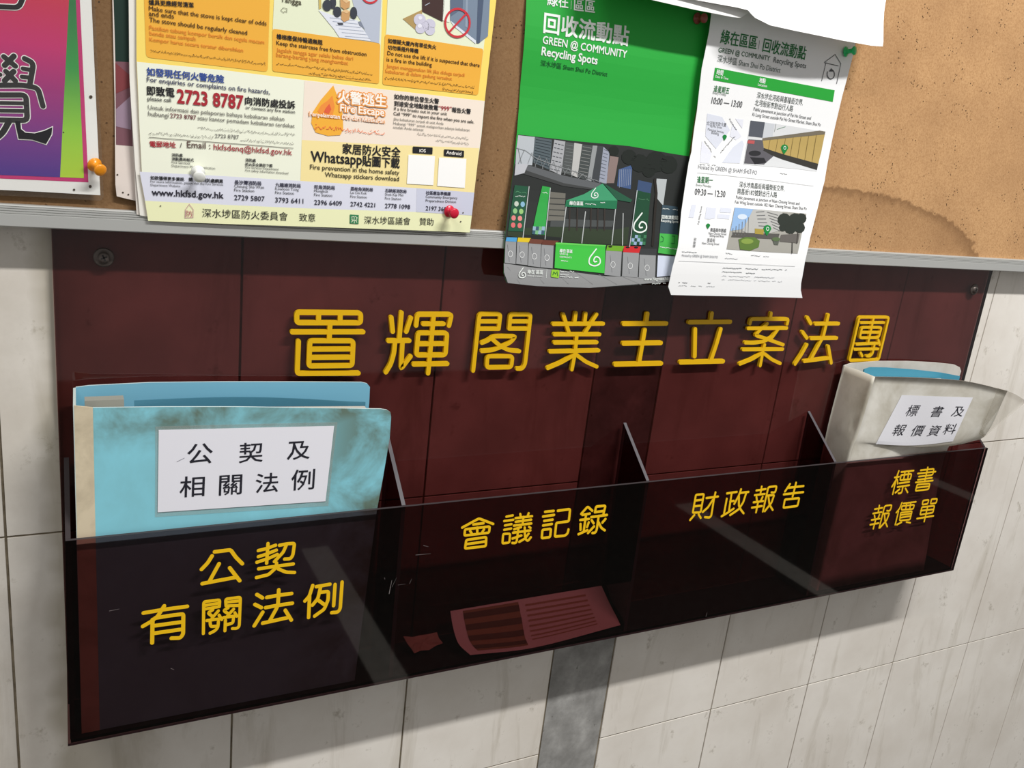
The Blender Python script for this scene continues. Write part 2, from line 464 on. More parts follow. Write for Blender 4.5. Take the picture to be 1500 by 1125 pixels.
SMALL = [
 (285, 790, 80, 5.0, "360,345 270,490 145,620;415,260 745,220 850,370 985,505;505,505 310,860;160,915 500,850 850,785;725,590 930,855"),
 (365, 785, 80, 4.4, "190,305 350,265 545,195;190,430 350,380 560,295;160,545 400,465 580,385;388,160 360,565;625,195 780,165 935,155 900,400 850,475 730,480;765,190 700,340 520,530;195,680 500,635 910,580;565,560 550,660 400,800 150,860;600,680 760,750 935,755"),
 (200, 875, 80, 5.0, "145,325 560,255 1045,190;570,180 430,400 300,500 130,600;330,460 322,940;380,430 680,380 965,345 960,760 900,840 720,845;350,590 930,510;350,745 940,660"),
 (285, 865, 80, 3.9, "182,890 190,235 520,195 510,335;510,335 215,385;215,310 500,265;915,310 650,320;650,320 640,180 945,140 920,740 870,785 780,785;660,245 920,215;375,400 275,465 350,520;490,420 360,570;255,620 560,580;505,510 560,600;690,360 595,415 680,470;805,385 680,520;595,560 870,520;830,460 870,530;320,650 330,745 480,735;490,640 480,760 420,830 320,880;635,610 625,830;800,575 790,670 650,710"),
 (360, 855, 80, 4.8, "230,225 345,295;190,430 320,495;350,590 175,870;435,285 680,240 945,205;680,130 665,420 640,500 490,770;410,495 650,450 960,405;350,815 600,760 870,700;815,550 940,750"),
 (435, 840, 80, 4.6, "325,250 255,470 165,570;260,480 240,910;400,275 680,225;490,270 430,520 320,655;490,390 650,370 640,550 560,740 365,880;430,545 560,640;785,230 755,665;930,180 890,730 840,800 715,810"),
 (670, 750, 60, 3.4, "135,430 595,180 985,330;440,345 720,310;210,480 890,400 870,570 195,650z;548,430 545,610;350,520 400,600;730,480 670,580;245,770 795,690 780,940 210,1005z;230,890 780,810"),
 (728, 745, 60, 3.1, "260,225 435,190;200,345 450,310;220,465 400,430;200,585 390,550;170,700 360,690 340,935 150,960z;640,150 655,240;870,130 840,210;510,265 965,210;515,365 940,305;725,230 705,430;465,470 945,410;470,570 660,510;440,665 920,600;585,560 540,900 510,950 420,945;425,825 670,740;760,520 765,750 790,850 850,890 930,790;870,690 760,830 610,915;880,500 920,530"),
 (785, 740, 60, 3.4, "255,185 490,160;200,315 500,270;230,435 460,400;200,560 440,520;180,680 415,650 390,880 160,910z;605,155 940,110 905,445 560,490 520,865 800,840 870,780 895,670"),
 (840, 732, 60, 3.3, "215,390 395,190 520,305;250,420 450,385;190,560 430,530;345,420 285,850;195,670 195,830;420,625 375,750;140,950 385,840;590,345 620,190 880,165 820,410;590,345 840,310;490,480 920,420;690,460 640,820 600,910 520,915;500,565 555,650;565,735 400,915;690,620 760,770 860,840;880,530 795,630"),
 (1005, 715, 50, 2.9, "325,225 590,200 480,800 220,815z;290,415 540,385;260,605 510,575;275,890 135,1055;415,870 485,985;675,330 1055,280;970,145 920,350 830,910 780,975 620,960;880,390 720,640 550,790"),
 (1050, 712, 50, 2.9, "340,245 660,195;490,240 400,830;440,510 560,490;330,420 240,900;160,1000 380,870 560,745;800,110 720,330 575,590;760,230 1045,195;970,230 870,540 720,770 440,960;730,350 725,640 790,780 885,900"),
 (1095, 708, 50, 2.7, "295,240 600,190;470,110 425,360;240,395 570,350;295,450 310,560;500,450 440,570;200,630 520,585;145,805 480,750;350,610 280,960;505,930 680,150 730,120 960,95 925,260 890,310 790,300;640,410 880,385 790,640 570,920;690,440 720,700 830,880"),
 (1138, 703, 50, 2.9, "435,140 270,385;390,260 880,205;635,95 520,550;230,480 870,405;265,650 740,600 680,860 215,920z"),
 (1300, 680, 45, 2.2, "270,490 430,460;420,250 330,500 195,1100;330,560 165,830;360,560 375,720;510,290 960,235;500,400 880,355 840,550 460,590z;640,290 590,570;780,290 740,550;440,700 800,650;370,840 800,770;565,820 530,1000 490,1070 400,1070;440,920 290,1050;660,890 735,1030"),
 (1335, 680, 45, 2.1, "345,225 830,170 790,370 740,400 280,455;240,345 890,275;240,575 760,500;165,670 790,600;605,120 485,640;215,750 680,710 630,920 150,980z;190,860 650,810"),
 (1270, 735, 45, 2.1, "290,275 570,225;455,140 410,400;225,435 540,380;275,500 290,590;460,470 410,600;170,670 470,620;120,845 430,785;320,650 230,990;445,960 640,190 700,145 905,120 870,280 820,340 735,330;600,440 820,415 720,680 480,950;640,460 660,720 740,910"),
 (1305, 730, 45, 2.0, "410,160 320,380 200,530;280,480 160,970;460,190 920,130;400,290 860,235 820,390 390,430z;580,190 540,400;730,160 690,390;360,530 775,470 700,780 320,820z;370,610 740,560;350,710 720,650;390,880 220,970;570,870 710,895"),
 (1335, 725, 45, 2.1, "430,210 640,180 600,330 400,360z;740,160 950,140 910,300 700,330z;390,450 850,400 790,650 320,730z;350,580 810,530;600,420 470,980;210,870 810,770"),
]
for c in SMALL:
    character('painted_character', *c, D, 0.0004, M_YELP)

# ------------------------------------------------------------------ notice board
nb = empty('notice_board', (0.65, 0.0, Z0 + 0.4522))
tag(nb, 'large wall-mounted cork notice board in a ribbed aluminium frame above the red rack', 'notice board')
CY = -0.0135                    # cork surface
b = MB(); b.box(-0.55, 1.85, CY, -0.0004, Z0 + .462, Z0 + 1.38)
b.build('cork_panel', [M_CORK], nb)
def rail(p0, p1, inw):
    """ribbed frame rail from p0 to p1; inw: direction (x, z) towards the cork"""
    prof = [(0.0, -0.0004), (0.0, -0.0212), (.0008, -.0220), (.0098, -.0220), (.0103, -.0210), (.0108, -.0216), (.0118, -.0216), (.0122, -.0202), (.0126, -.0210), (.0136, -.0210),
            (.0140, -.0196), (.0144, -.0204), (.0153, -.0204), (.0157, -.0190), (.0161, -.0196), (.0172, -.0186), (.0176, CY + .0002), (.0176, -.0004)]
    vs, fs = [], []
    for k, p in enumerate((p0, p1)):
        for h, y in prof:
            vs.append((p[0] + inw[0] * h, y, p[1] + inw[1] * h))
    n = len(prof)
    for i in range(n):
        fs.append((i, (i + 1) % n, n + (i + 1) % n, n + i))
    fs += [tuple(range(n)), tuple(range(n, 2 * n))]
    mesh_obj('frame_rail', vs, fs, [M_ALU], nb)
zb, zt_ = Z0 + .4522, Z0 + 1.39
rail((-.565, zb), (1.865, zb), (0, 1))
rail((-.565, zt_), (1.865, zt_), (0, -1))
rail((-.565, zb), (-.565, zt_), (1, 0))
rail((1.865, zb), (1.865, zt_), (-1, 0))

# ------------------------------------------------------------------ printed sheets
_tc = {}
def text_mesh(s):
    k = s
    if k not in _tc:
        cu = bpy.data.curves.new('t', 'FONT')
        cu.body = s
        cu.resolution_u = 2
        o = bpy.data.objects.new('t', cu)
        COL.objects.link(o)
        dg = bpy.context.evaluated_depsgraph_get()
        dg.update()
        me = o.evaluated_get(dg).to_mesh()
        vs = [(v.co.x, v.co.y) for v in me.vertices]
        fs = [tuple(p.vertices) for p in me.polygons]
        o.evaluated_get(dg).to_mesh_clear()
        bpy.data.objects.remove(o); bpy.data.curves.remove(cu)
        _tc[k] = (vs, fs)
    return _tc[k]

class Sheet:
    """a sheet of paper hanging in front of the wall: its distance from the wall is h(x, z); prints lie on it in thin layers"""
    EPS = 0.00013
    CUT = 0.011
    def __init__(s, h, off=0.005):
        s.h = lambda x, z: h(x, z) - off
        s.b = MB(); s.mats = []
    def mi(s, m):
        if m not in s.mats: s.mats.append(m)
        return s.mats.index(m)
    def at(s, p):
        y = -0.015
        for _ in range(8):
            P = un(p[0], p[1], y)
            y = s.h(P.x, P.z - Z0)
        return Vector((P.x, P.z))
    def put(s, xz, faces, mat, layer):
        s.b.add([(x, s.h(x, z - Z0) - s.EPS * layer, z) for x, z in xz], faces, s.mi(mat))
    def cut(s, pts, holes=None):
        """triangulate an outline and cut it on a regular grid so that it can follow the sheet"""
        bm = bmesh.new()
        if len(pts) > 2:
            vs = [bm.verts.new((p[0], p[1], 0)) for p in pts]
            tri = geometry.tessellate_polygon([[Vector((p[0], p[1], 0)) for p in pts]])
            for t in tri:
                try: bm.faces.new([vs[i] for i in t])
                except ValueError: pass
        for ax in (0, 1):
            lo, hi = min(p[ax] for p in pts), max(p[ax] for p in pts)
            k = math.floor(lo / s.CUT) + 1
            while k * s.CUT < hi:
                co = [0, 0, 0]; no = [0, 0, 0]
                co[ax] = k * s.CUT; no[ax] = 1
                bmesh.ops.bisect_plane(bm, geom=bm.verts[:] + bm.edges[:] + bm.faces[:], plane_co=co, plane_no=no, dist=1e-7)
                k += 1
        bm.verts.index_update()
        V = [(v.co.x, v.co.y) for v in bm.verts]
        F = [tuple(v.index for v in f.verts) for f in bm.faces]
        E_ = [tuple(v.index for v in e.verts) for e in bm.edges if len(e.link_faces) == 1]
        bm.free()
        return V, F, E_
    def base(s, px, mat, thick=0.0004):
        V, F, E_ = s.cut([s.at(p) for p in px])
        n = len(V)
        vs = [(x, s.h(x, z - Z0), z) for x, z in V] + [(x, s.h(x, z - Z0) + thick, z) for x, z in V]
        fs = F + [tuple(i + n for i in f) for f in F] + [(a, c, c + n, a + n) for a, c in E_]
        s.b.add(vs, fs, s.mi(mat))
    def poly(s, px, mat, layer=1):
        V, F, _ = s.cut([s.at(p) for p in px])
        s.put(V, F, mat, layer)
    def disc(s, c, r, mat, layer=1, ry=None, a0=0, n=20, skew=0):
        ry = ry or r
        s.poly([(c[0] + r * math.cos(6.2832 * k / n) + skew * ry * math.sin(6.2832 * k / n), c[1] + ry * math.sin(6.2832 * k / n)) for k in range(n)], mat, layer)
    def line(s, px, w, mat, layer=2, closed=False, fil=0):
        """printed line, w in photo pixels at its place"""
        pts = fillet(px, fil, closed) if fil else px
        q = [s.at(p) for p in pts]
        mpp = (s.at((px[0][0], px[0][1] + 1)) - q[0]).length
        t = MB()
        ribbon(t, [(a.x, a.y) for a in q], w * mpp, 0, 0, closed)
        k = len(q)
        # keep only the front faces
        vs = [(v[0], v[2]) for v in t.v]
        fs = []
        for f in t.f:
            if len(f) == 9: fs.append(f)
        nq = k if closed else k - 1
        for i in range(nq):
            fs.append(t.f[3 * i])
        s.put(vs, fs, mat, layer)
    def ring(s, c, r, w, mat, layer=2, ry=None):
        ry = ry or r
        s.line([(c[0] + r * math.cos(6.2832 * k / 24), c[1] + ry * math.sin(6.2832 * k / 24)) for k in range(24)], w, mat, layer, True)
    def text(s, st, p0, p1, mat, bold=0.0, layer=2, hs=1.0):
        vs, fs = text_mesh(st)
        if not vs: return
        a, c = s.at(p0), s.at(p1)
        ex = c - a
        x0 = min(v[0] for v in vs); x1 = max(v[0] for v in vs)
        sc = ex.length / (x1 - x0)
        ex = ex.normalized(); ez = Vector((-ex.y, ex.x))
        # heavier weights are struck several times, each a hair in front of the last
        hits = [(0, 0)] if bold <= 0.004 else [(-1, -1), (1, 1), (-1, 1), (1, -1)] if bold < .05 else [(-1, -1), (1, 1), (-1, 1), (1, -1), (-1.4, 0), (1.4, 0), (0, 1.4), (0, -1.4)]
        for k, (hx, hz) in enumerate(hits):
            s.put([tuple(a + ex * ((v[0] - x0 + hx * bold * .7) * sc) + ez * ((v[1] + hz * bold * .7) * sc * hs)) for v in vs], fs, mat, layer + .11 * k)
    def scribble(s, p0, p1, hpx, mat, seed=1, layer=2, fill=0.8, w=0.7):
        """a line of print too small to read: short wavy dashes"""
        r = random.Random(seed)
        L = math.dist(p0, p1); x = 0
        ux, uy = (p1[0] - p0[0]) / L, (p1[1] - p0[1]) / L
        while x < L:
            d = r.uniform(.8, 2.4) * hpx
            if x + d > L: d = L - x
            if r.random() < fill and d > hpx * .4:
                pts = []
                for k in range(4):
                    t = x + d * k / 3
                    o = r.uniform(-.35, .35) * hpx
                    pts.append((p0[0] + ux * t - uy * o, p0[1] + uy * t + ux * o - hpx * .4))
                s.line(pts, w, mat, layer)
            x += d + hpx * .35
    def script(s, p0, p1, hpx, mat, seed=1, layer=2, w=0.6):
        """a line of small cursive print, too small to read"""
        r = random.Random(seed)
        L = math.dist(p0, p1); x = 0
        ux, uy = (p1[0] - p0[0]) / L, (p1[1] - p0[1]) / L
        put = lambda t, o: (p0[0] + ux * t + uy * o, p0[1] + uy * t - ux * o)
        k = 0
        while x < L - hpx * .5:
            d = min(r.uniform(.7, 2.0) * hpx, L - x)
            n = max(3, int(d / hpx * 3.2)); pts = []
            for i in range(n + 1):
                pts.append(put(x + d * i / n, hpx * (r.choice((0, 0, .1, .45, .8, -.25)) + r.uniform(-.06, .06))))
            s.line(pts, w, mat, layer + .02 * (k % 5))
            for i in range(r.randint(0, 2)):
                q = x + r.uniform(0, d); o = hpx * r.choice((-.45, .85, 1.0))
                s.line([put(q, o), put(q + hpx * .18, o)], w, mat, layer)
            x += d + hpx * r.uniform(.2, .5); k += 1
    def build(s, name, label=None, cat=None, group=None, parent=None):
        o = s.b.build(name, s.mats, parent)
        if label: tag(o, label, cat, group)
        return o

# ---- rainbow poster in a laminate pouch, left
hr = lambda x, z: -0.0115 - 0.0035 * (1 - smooth(.49, .56, z))
lam = empty('laminated_poster', (-0.05, -0.0115, Z0 + .472))
tag(lam, 'laminated rainbow coloured poster with big black Chinese characters, at the left end of the board', 'poster')
s = Sheet(hr)
zc = lambda v: un(60, v, -.0115).z
s.base([(-330, -260), (118, -260), (134, 0), (147, 286), (60, 281), (-330, 262)], M_PAPER)
G1 = grad_mat('print_red_to_violet', 'Z', zc(262), zc(-60), [(0.0, rgb(66, 38, 140)), (0.2, rgb(112, 38, 132)), (0.42, rgb(158, 38, 122)), (0.62, rgb(198, 38, 112)), (0.8, rgb(200, 42, 84)), (1.0, rgb(214, 66, 50))])
G2 = grad_mat('print_green_to_lime', 'Z', zc(262), zc(0), [(0.0, rgb(180, 212, 52)), (0.3, rgb(140, 200, 55)), (0.65, rgb(50, 152, 70)), (1.0, rgb(36, 118, 66))])
MAG = ink(196, 44, 116)
s.poly([(-330, -250), (100, -250), (117, 0), (129.5, 267), (0, 261.5), (-330, 243)], MAG, 1)
s.poly([(-330, -250), (96, -250), (101, 0), (88, 259.5), (0, 256.3), (-330, 238)], G1, 2)
s.poly([(99, -60), (109, -60), (111, 0), (123, 261), (88, 259.5), (101, 0)], G2, 2)
zf = Z(0, 60, 5.114)
glyph = [(zf((30, 118), (115, 188)), 7.5), (zf((105, 113), (35, 183)), 7.5), (zf((45, 228), (115, 298)), 7.5), (zf((103, 228), (35, 298)), 7.5),
         (zf((185, 132), (252, 165), (225, 320)), 7.5), (zf((172, 207), (240, 218)), 6), (zf((165, 268), (232, 275)), 6), (zf((-30, 262), (2, 252)), 6),
         (zf((-130, 332), (170, 330), (285, 352), (322, 488)), 7.5), (zf((-70, 404), (195, 404), (205, 595), (-70, 590)), 7.5), (zf((-70, 463), (200, 467)), 5.5), (zf((-70, 520), (200, 524)), 5.5),
         (zf((70, 600), (20, 690), (-70, 760)), 8), ([(-8, 9.5), (28, 11), (34, -4)], 7.0)]
foot = zf((112, 600), (152, 600), (158, 660), (190, 686), (260, 692), (335, 672), (392, 645), (386, 700), (345, 772), (240, 738), (140, 733))
for k, (px, w) in enumerate(glyph):
    s.line(px, w + 2.6, M_PAPER, 3 + .1 * k, fil=7)
s.line(foot, 2.6, M_PAPER, 4.6, True)
for k, (px, w) in enumerate(glyph):
    s.line(px, w, M_BLACK, 5 + .1 * k, fil=7)
s.poly(foot, M_BLACK, 7)
for c_, r_ in (((133, 142), 2.6), ((132, 273), 2.2), ((108.5, 278), 1.8), ((93, 194), 1.2), ((145, 3), 1.5)):
    s.disc(c_, r_, ink(60, 44, 30), 3, n=9)
s.build('printed_sheet', parent=lam)
f2 = Sheet(lambda x, z: hr(x, z) - 0.0009)
f2.base([(-334, -270), (126, -270), (139, 0), (152, 288), (149, 293), (145, 294), (60, 289), (-334, 271)], film('laminate', (0.97, 0.97, 0.96), 0.02), 0.0001)
f2.build('laminate_film', parent=lam)

# ---- dark poster and white sheets behind the fire poster
s = Sheet(lambda x, z: -0.0100 - 0.0025 * (1 - smooth(.48, .54, z)))
s.base([(160, -200), (420, -180), (420, 300), (240, 297), (203, 295), (185, 291), (171, 287.5), (169, 270), (168, 150)], plain(225, 214, 206, .7))
s.poly([(160, -200), (420, -180), (420, 100), (187, 91), (169, 90), (168, 50)], ink(24, 48, 40), 1)
s.poly([(169, 90), (187, 91), (260, 95), (260, 222), (192, 214), (170, 212)], ink(122, 82, 92), 1)
s.poly([(169, 92), (190, 110), (192, 127), (170, 137)], ink(128, 60, 64), 2)
s.poly([(170, 160), (192, 140), (192, 190), (170, 185)], ink(156, 134, 152), 2)
for c_ in ((180, 282), (188, 285), (172, 256)):
    s.disc(c_, 1.4, ink(70, 60, 50), 2, n=8)
s.build('dark_poster', 'dark green and purple poster mostly hidden behind the yellow fire poster, left edge showing', 'poster')

for k, (px, lab) in enumerate((
    ([(188, -200), (690, -170), (676, 330), (420, 322), (208, 316), (200, 314), (196, 240), (189, 100)], 'white sheet furthest back under the yellow fire poster, only a sliver of it showing'),
    ([(186, -200), (694, -170), (682, 330), (430, 322), (213.5, 317), (205, 315.5), (198, 245), (190, 120)], 'white sheet directly under the yellow fire poster, its blank left margin showing'))):
    s = Sheet(lambda x, z, k=k: -0.0126 - 0.0012 * k - 0.0034 * (1 - smooth(.49, .60, z)))
    s.base(px, plain(214, 208, 200) if k == 0 else plain(236, 234, 226))
    s.build('paper_sheet', lab, 'paper', 'sheets under the fire poster')

# ---- yellow fire safety poster
hf = lambda x, z: -0.0156 - 0.0034 * (1 - smooth(.48, .62, z)) - 0.0016 * math.sin((x - .06) * 9)
s = Sheet(hf)
YB = ink(250, 216, 96); OR = ink(240, 178, 64); PALE = ink(232, 238, 208)
s.base([(199, -200), (742, -190), (727, 0), (710, 148), (698, 250), (688, 340.5), (600, 337), (452, 332), (330, 328), (217, 323.5), (209, 275), (204, 180), (200, 90)], ink(250, 222, 112))
s.poly([(200.5, 90.5), (330, 103), (443, 117), (580, 133), (710, 148), (705, 200), (698, 250), (688, 340.5), (600, 337), (452, 332), (330, 328), (217, 323.5), (209, 275), (204, 180)], ink(240, 243, 224), 1)
s.poly([(446, 118), (580, 133), (709.5, 148), (702, 217), (570, 212), (442, 205)], ink(243, 229, 214), 2)
s.poly([(442, 205), (570, 212), (702, 217), (694.5, 282), (610, 275.5), (440, 265)], ink(246, 228, 164), 2)
s.poly([(204.5, 251.5), (330, 258), (440, 265), (610, 275.5), (694.5, 282), (691, 315.5), (610, 310.5), (444, 305), (330, 300), (212.5, 294)], ink(222, 224, 238), 2)
s.poly([(610.5, 275.5), (694.5, 282), (691, 315.5), (609.5, 310.5)], ink(205, 208, 226), 3)  # right end of the lilac band: shadow painted on as a darker tone
s.poly([(212.5, 294), (330, 300), (444, 305), (610, 310.5), (691, 315.5), (688, 340.5), (600, 337), (452, 332), (330, 328), (217, 323.5)], ink(240, 242, 196), 2)
# three picture cells
s.poly(fillet([(209, -60), (398, -60), (395, 0), (392, 105.5), (214, 84)], 6, True), OR, 2)
s.poly(fillet([(404, -60), (562, -60), (559, 40), (555, 123), (399, 104.5), (399.5, 40)], 6, True), PALE, 2)
s.poly(fillet([(570, -60), (722, -60), (708.5, 70), (700, 139.5), (560, 124), (566, 40)], 6, True), PALE, 2)
s.poly(fillet([(399, 42), (557, 63.5), (555, 123), (399, 104.5)], 4, True), OR, 3)
s.poly(fillet([(564, 50), (708, 71.5), (700, 139.5), (560, 124)], 4, True), OR, 3)
za = Z(440, 0, 5)
GR = ink(190, 198, 212); DK = ink(58, 62, 72)
s.poly(za((350, -120), (600, -120), (590, 30), (575, 318), (500, 300), (440, 150), (400, 90)), ink(186, 194, 210), 4)
s.poly(za((130, 75), (230, 110), (420, 150), (515, 302), (285, 275), (245, 215)), ink(226, 230, 240), 5)
for k in range(6):
    a_, c_ = za((215 + 22 * k, 130 + 27 * k), (395 + 22 * k, 150 + 26 * k)); s.line([a_, c_], .8, ink(178, 186, 204), 6)
s.poly(za((130, -100), (150, -100), (152, 60), (134, 70)), ink(202, 184, 110), 5)
for (cx, cy, rx, ry) in ((195, 40, 34, 42), (238, 20, 22, 46), (268, 88, 30, 40), (388, 96, 26, 46)):
    s.disc(za((cx, cy))[0], rx / 5, DK, 7, ry / 5)
for q in (((290, -10), (330, -5), (362, 10), (358, 55), (320, 70), (292, 50)), ((300, 85), (330, 68), (362, 85), (355, 145), (318, 162), (296, 140))):
    s.poly(za(*q), ink(206, 160, 108), 8)
    s.poly(za(q[0], q[1], q[2], ((q[0][0] + q[2][0]) / 2 + 6, q[2][1] + 14)), ink(228, 190, 140), 9)
s.poly(za((268, 168), (310, 170), (312, 182), (280, 184)), DK, 7); s.poly(za((420, 160), (440, 155), (470, 215), (430, 185)), ink(130, 138, 156), 7)
s.ring(za((510, -38))[0], 12, 2.8, ink(206, 52, 62), 8)
# cell three: smoke, door and lift
s.poly(za((748, 138), (890, 72), (890, 150), (838, 216)), ink(178, 150, 96), 4)
s.poly(za((888, -60), (1060, -60), (1040, 160), (890, 85)), ink(66, 44, 42), 5)
s.line(za((912, 40), (945, 22)), .9, GR, 6)
s.poly(za((1050, -60), (1092, -60), (1092, 165), (1040, 150)), ink(236, 240, 228), 5)
for (cx, cy, r_) in ((872, 145, 44), (945, 180, 42), (878, 208, 38), (948, 222, 36), (910, 190, 36)):
    s.disc(za((cx, cy))[0], r_ / 5, ink(206, 204, 222), 6)
for (cx, cy, r_) in ((876, 132, 14), (872, 190, 16)):
    s.disc(za((cx, cy))[0], r_ / 5, ink(232, 232, 244), 7)
s.poly(za((1095, -60), (1390, -60), (1372, 265), (1300, 322), (1285, 300), (1095, 150)), ink(122, 138, 158), 4)
s.poly(za((1100, -60), (1190, -60), (1188, 60), (1100, 120)), ink(96, 110, 132), 5)
s.poly(za((1095, 150), (1285, 298), (1282, 322), (1120, 190)), ink(222, 228, 238), 5)
s.poly(za((1300, -60), (1345, -60), (1312, 315), (1288, 318)), ink(78, 92, 116), 5)
s.poly(za((1210, -60), (1225, -60), (1222, 205), (1205, 195)), ink(146, 160, 178), 5)
s.ring(za((1148, 168))[0], 18.0, 3.3, ink(206, 52, 62), 8, 20.5)
s.line(za((1085, 238), (1213, 100)), 3.0, ink(206, 52, 62), 8)
# printing
zb_ = Z(180, 0, 5.114)
DB = ink(70, 46, 26); FO = ink(224, 140, 50)
def T(zz, st, a, c, m, bold=0.0, hs=1.0, layer=6):
    q = zz(a, c)
    s.text(st, q[0], q[1], m, bold, layer, hs)
T(zb_, '爐具更應經常清潔', (195, 32), (530, 55), M_BLACK, .03)
T(zb_, 'Make sure that the stove is kept clear of odds', (195, 78), (1075, 192), DB, .012)
T(zb_, 'and ends', (195, 118), (382, 140), DB, .012)
T(zb_, 'The stove should be regularly cleaned', (198, 163), (930, 262), DB, .012)
T(zb_, 'Pastikan tabung kompor bersih dan segala macam', (198, 220), (1058, 330), FO, .008)
T(zb_, 'benda atau sampah', (200, 262), (545, 305), FO, .008)
T(zb_, 'Kompor harus secara teratur dibersihkan', (200, 308), (900, 390), FO, .008)
def U(zz, a, c, h, seed, m=None, layer=6):
    q = zz(a, c); s.script(q[0], q[1], h * .9, m or DB, seed, layer, .55 if h < 5 else .9)
U(zb_, (205, 385), (1065, 482), 3.2, 3)
T(zb_, 'Tangga', (1180, 12), (1335, 38), ink(80, 76, 60), .015)
s.line(zb_((1182, 78), (1200, 58), (1228, 66), (1226, 92), (1212, 84), (1204, 96), (1182, 78)), .7, ink(130, 128, 110), 6)
T(zb_, '樓梯應保持暢通無阻', (1150, 288), (1494, 335), M_BLACK, .03)
T(za, 'Keep the staircase free from obstruction', (-177, 328), (482, 412), DB, .012)
T(za, 'Jagalah tangga agar selalu bebas dari', (-175, 378), (385, 442), FO, .008)
T(za, 'barang-barang yang menghambat', (-178, 415), (348, 476), FO, .008)
U(za, (-178, 470), (525, 548), 3.2, 5); U(za, (60, 540), (525, 590), 3.0, 6)
T(za, '如懷疑大廈內有單位失火', (640, 312), (992, 360), M_BLACK, .03)
T(za, '切勿乘搭升降機', (640, 360), (862, 388), M_BLACK, .03)
T(za, 'Do not use the lift if it is suspected that there', (635, 402), (1310, 492), DB, .012)
T(za, 'is a fire in the building', (630, 448), (960, 488), DB, .012)
T(za, 'Jangan menggunakan lift jika diduga terjadi', (630, 495), (1200, 562), FO, .008)
T(za, 'kebakaran di dalam gedung tersebut', (622, 533), (1108, 588), FO, .008)
U(za, (615, 575), (1270, 645), 3.2, 7); U(za, (1040, 655), (1265, 682), 3.0, 8)
BLU = ink(52, 78, 150); NAVY = ink(66, 70, 100); RED = ink(168, 40, 52); GY = ink(128, 126, 120)
T(zb_, '如發現任何火警危險', (180, 560), (757, 618), BLU, .035)
T(zb_, 'For enquiries or complaints on fire hazards,', (180, 612), (1100, 706), NAVY, .012)
T(zb_, '即致電', (180, 706), (386, 722), M_BLACK, .03, 1.08)
T(zb_, 'please call', (185, 752), (360, 765), ink(70, 70, 70), .01)
T(zb_, '2723 8787', (408, 770), (900, 816), RED, .035, 1.25)
T(zb_, '向消防處投訴', (915, 778), (1288, 812), M_BLACK, .03)
T(zb_, 'or contact any fire station', (918, 816), (1288, 850), ink(70, 70, 70), .01)
T(zb_, 'Untuk informasi dan pelaporan bahaya kebakaran silakan', (188, 818), (1208, 905), GY, .008)
T(zb_, 'hubungi', (190, 866), (342, 880), GY, .008)
T(zb_, '2723 8787', (355, 880), (548, 896), ink(120, 70, 74), .02)
T(zb_, 'atau kantor pemadam kebakaran terdekat', (560, 896), (1285, 957), GY, .008)
U(zb_, (560, 965), (1285, 1015), 3.4, 11, GY); U(zb_, (195, 1000), (680, 1035), 3.4, 12, GY); U(zb_, (880, 1050), (1285, 1082), 3.4, 13, GY)
T(zb_, '2723 8787', (690, 1030), (868, 1042), ink(110, 108, 104), .006)
s.line(zb_((195, 1028), (1275, 1110)), .8, ink(90, 84, 76), 6)
zd = Z(160, 190, 5)
T(zd, '電郵地址', (298, 122), (488, 128), RED, .03)
T(zd, '/', (518, 130), (532, 131), ink(90, 80, 76), .01)
T(zd, 'Email :', (570, 130), (740, 140), ink(104, 84, 78), .012)
T(zd, 'hkfsdenq@hkfsd.gov.hk', (765, 145), (1337, 186), ink(170, 76, 80), .014)
DG = ink(60, 60, 60)
T(zd, '消防處', (458, 193), (537, 197), DG, .03)
T(zd, '流動應用程式', (458, 222), (618, 232), DG, .03)
T(zd, 'Fire Services', (458, 246), (592, 254), DG)
T(zd, 'Department Mobile Application', (458, 270), (775, 290), DG)
T(zd, '消防處', (997, 230), (1072, 235), DG, .03)
T(zd, '防火安全資訊下載', (997, 262), (1195, 272), DG, .03)
T(zd, 'Fire Services Department', (997, 282), (1240, 297), DG)
T(zd, 'Fire safety information download', (997, 304), (1310, 326), DG)
T(zd, '如欲獲得更多資訊', (302, 362), (548, 374), M_BLACK, .03); T(zd, '請', (582, 374), (610, 375), M_BLACK, .03); T(zd, '消防處網頁', (680, 380), (833, 388), M_BLACK, .03)
T(zd, 'For more information, please visit the Fire Services', (303, 386), (833, 409), DG)
T(zd, 'Department Website', (303, 411), (520, 420), DG)
T(zd, 'www.hkfsd.gov.hk', (312, 480), (836, 503), ink(46, 44, 56), .022)
def station(zz, x, y, c, e1, e2, tel, w, dy):
    T(zz, c, (x, y), (x + w[0], y + dy * w[0] / 200), ink(50, 50, 70), .03)
    T(zz, e1, (x - 2, y + 26), (x - 2 + w[1], y + 26 + dy * w[1] / 200), DG)
    T(zz, e2, (x - 2, y + 55), (x - 2 + w[2], y + 55 + dy * w[2] / 200), DG)
    T(zz, tel, (x - 2, y + 117), (x - 2 + w[3], y + 117 + dy * w[3] / 200), ink(44, 44, 60), .012)
station(zd, 917, 396, '長沙灣消防局', 'Cheung Sha Wan', 'Fire Station', '2729 5807', (195, 218, 146, 222), 9)
station(zd, 1217, 414, '九龍塘消防局', 'Kowloon Tong', 'Fire Station', '3793 6411', (183, 172, 137, 205), 9)
ze = Z(440, 190, 5)
station(ze, 102, 430, '旺角消防局', 'Mongkok', 'Fire Station', '2396 6409', (148, 104, 132, 202), 9)
station(ze, 367, 442, '荔枝角消防局', 'Lai Chi Kok', 'Fire Station', '2742 4221', (162, 120, 120, 180), 9)
station(ze, 620, 455, '石硤尾消防局', 'Shek Kip Mei', 'Fire Station', '2778 1098', (155, 134, 118, 183), 9)
station(ze, 918, 472, '社區應急準備課', 'Community Emergency', 'Preparedness Division', '2197 3600', (180, 232, 222, 170), 9)
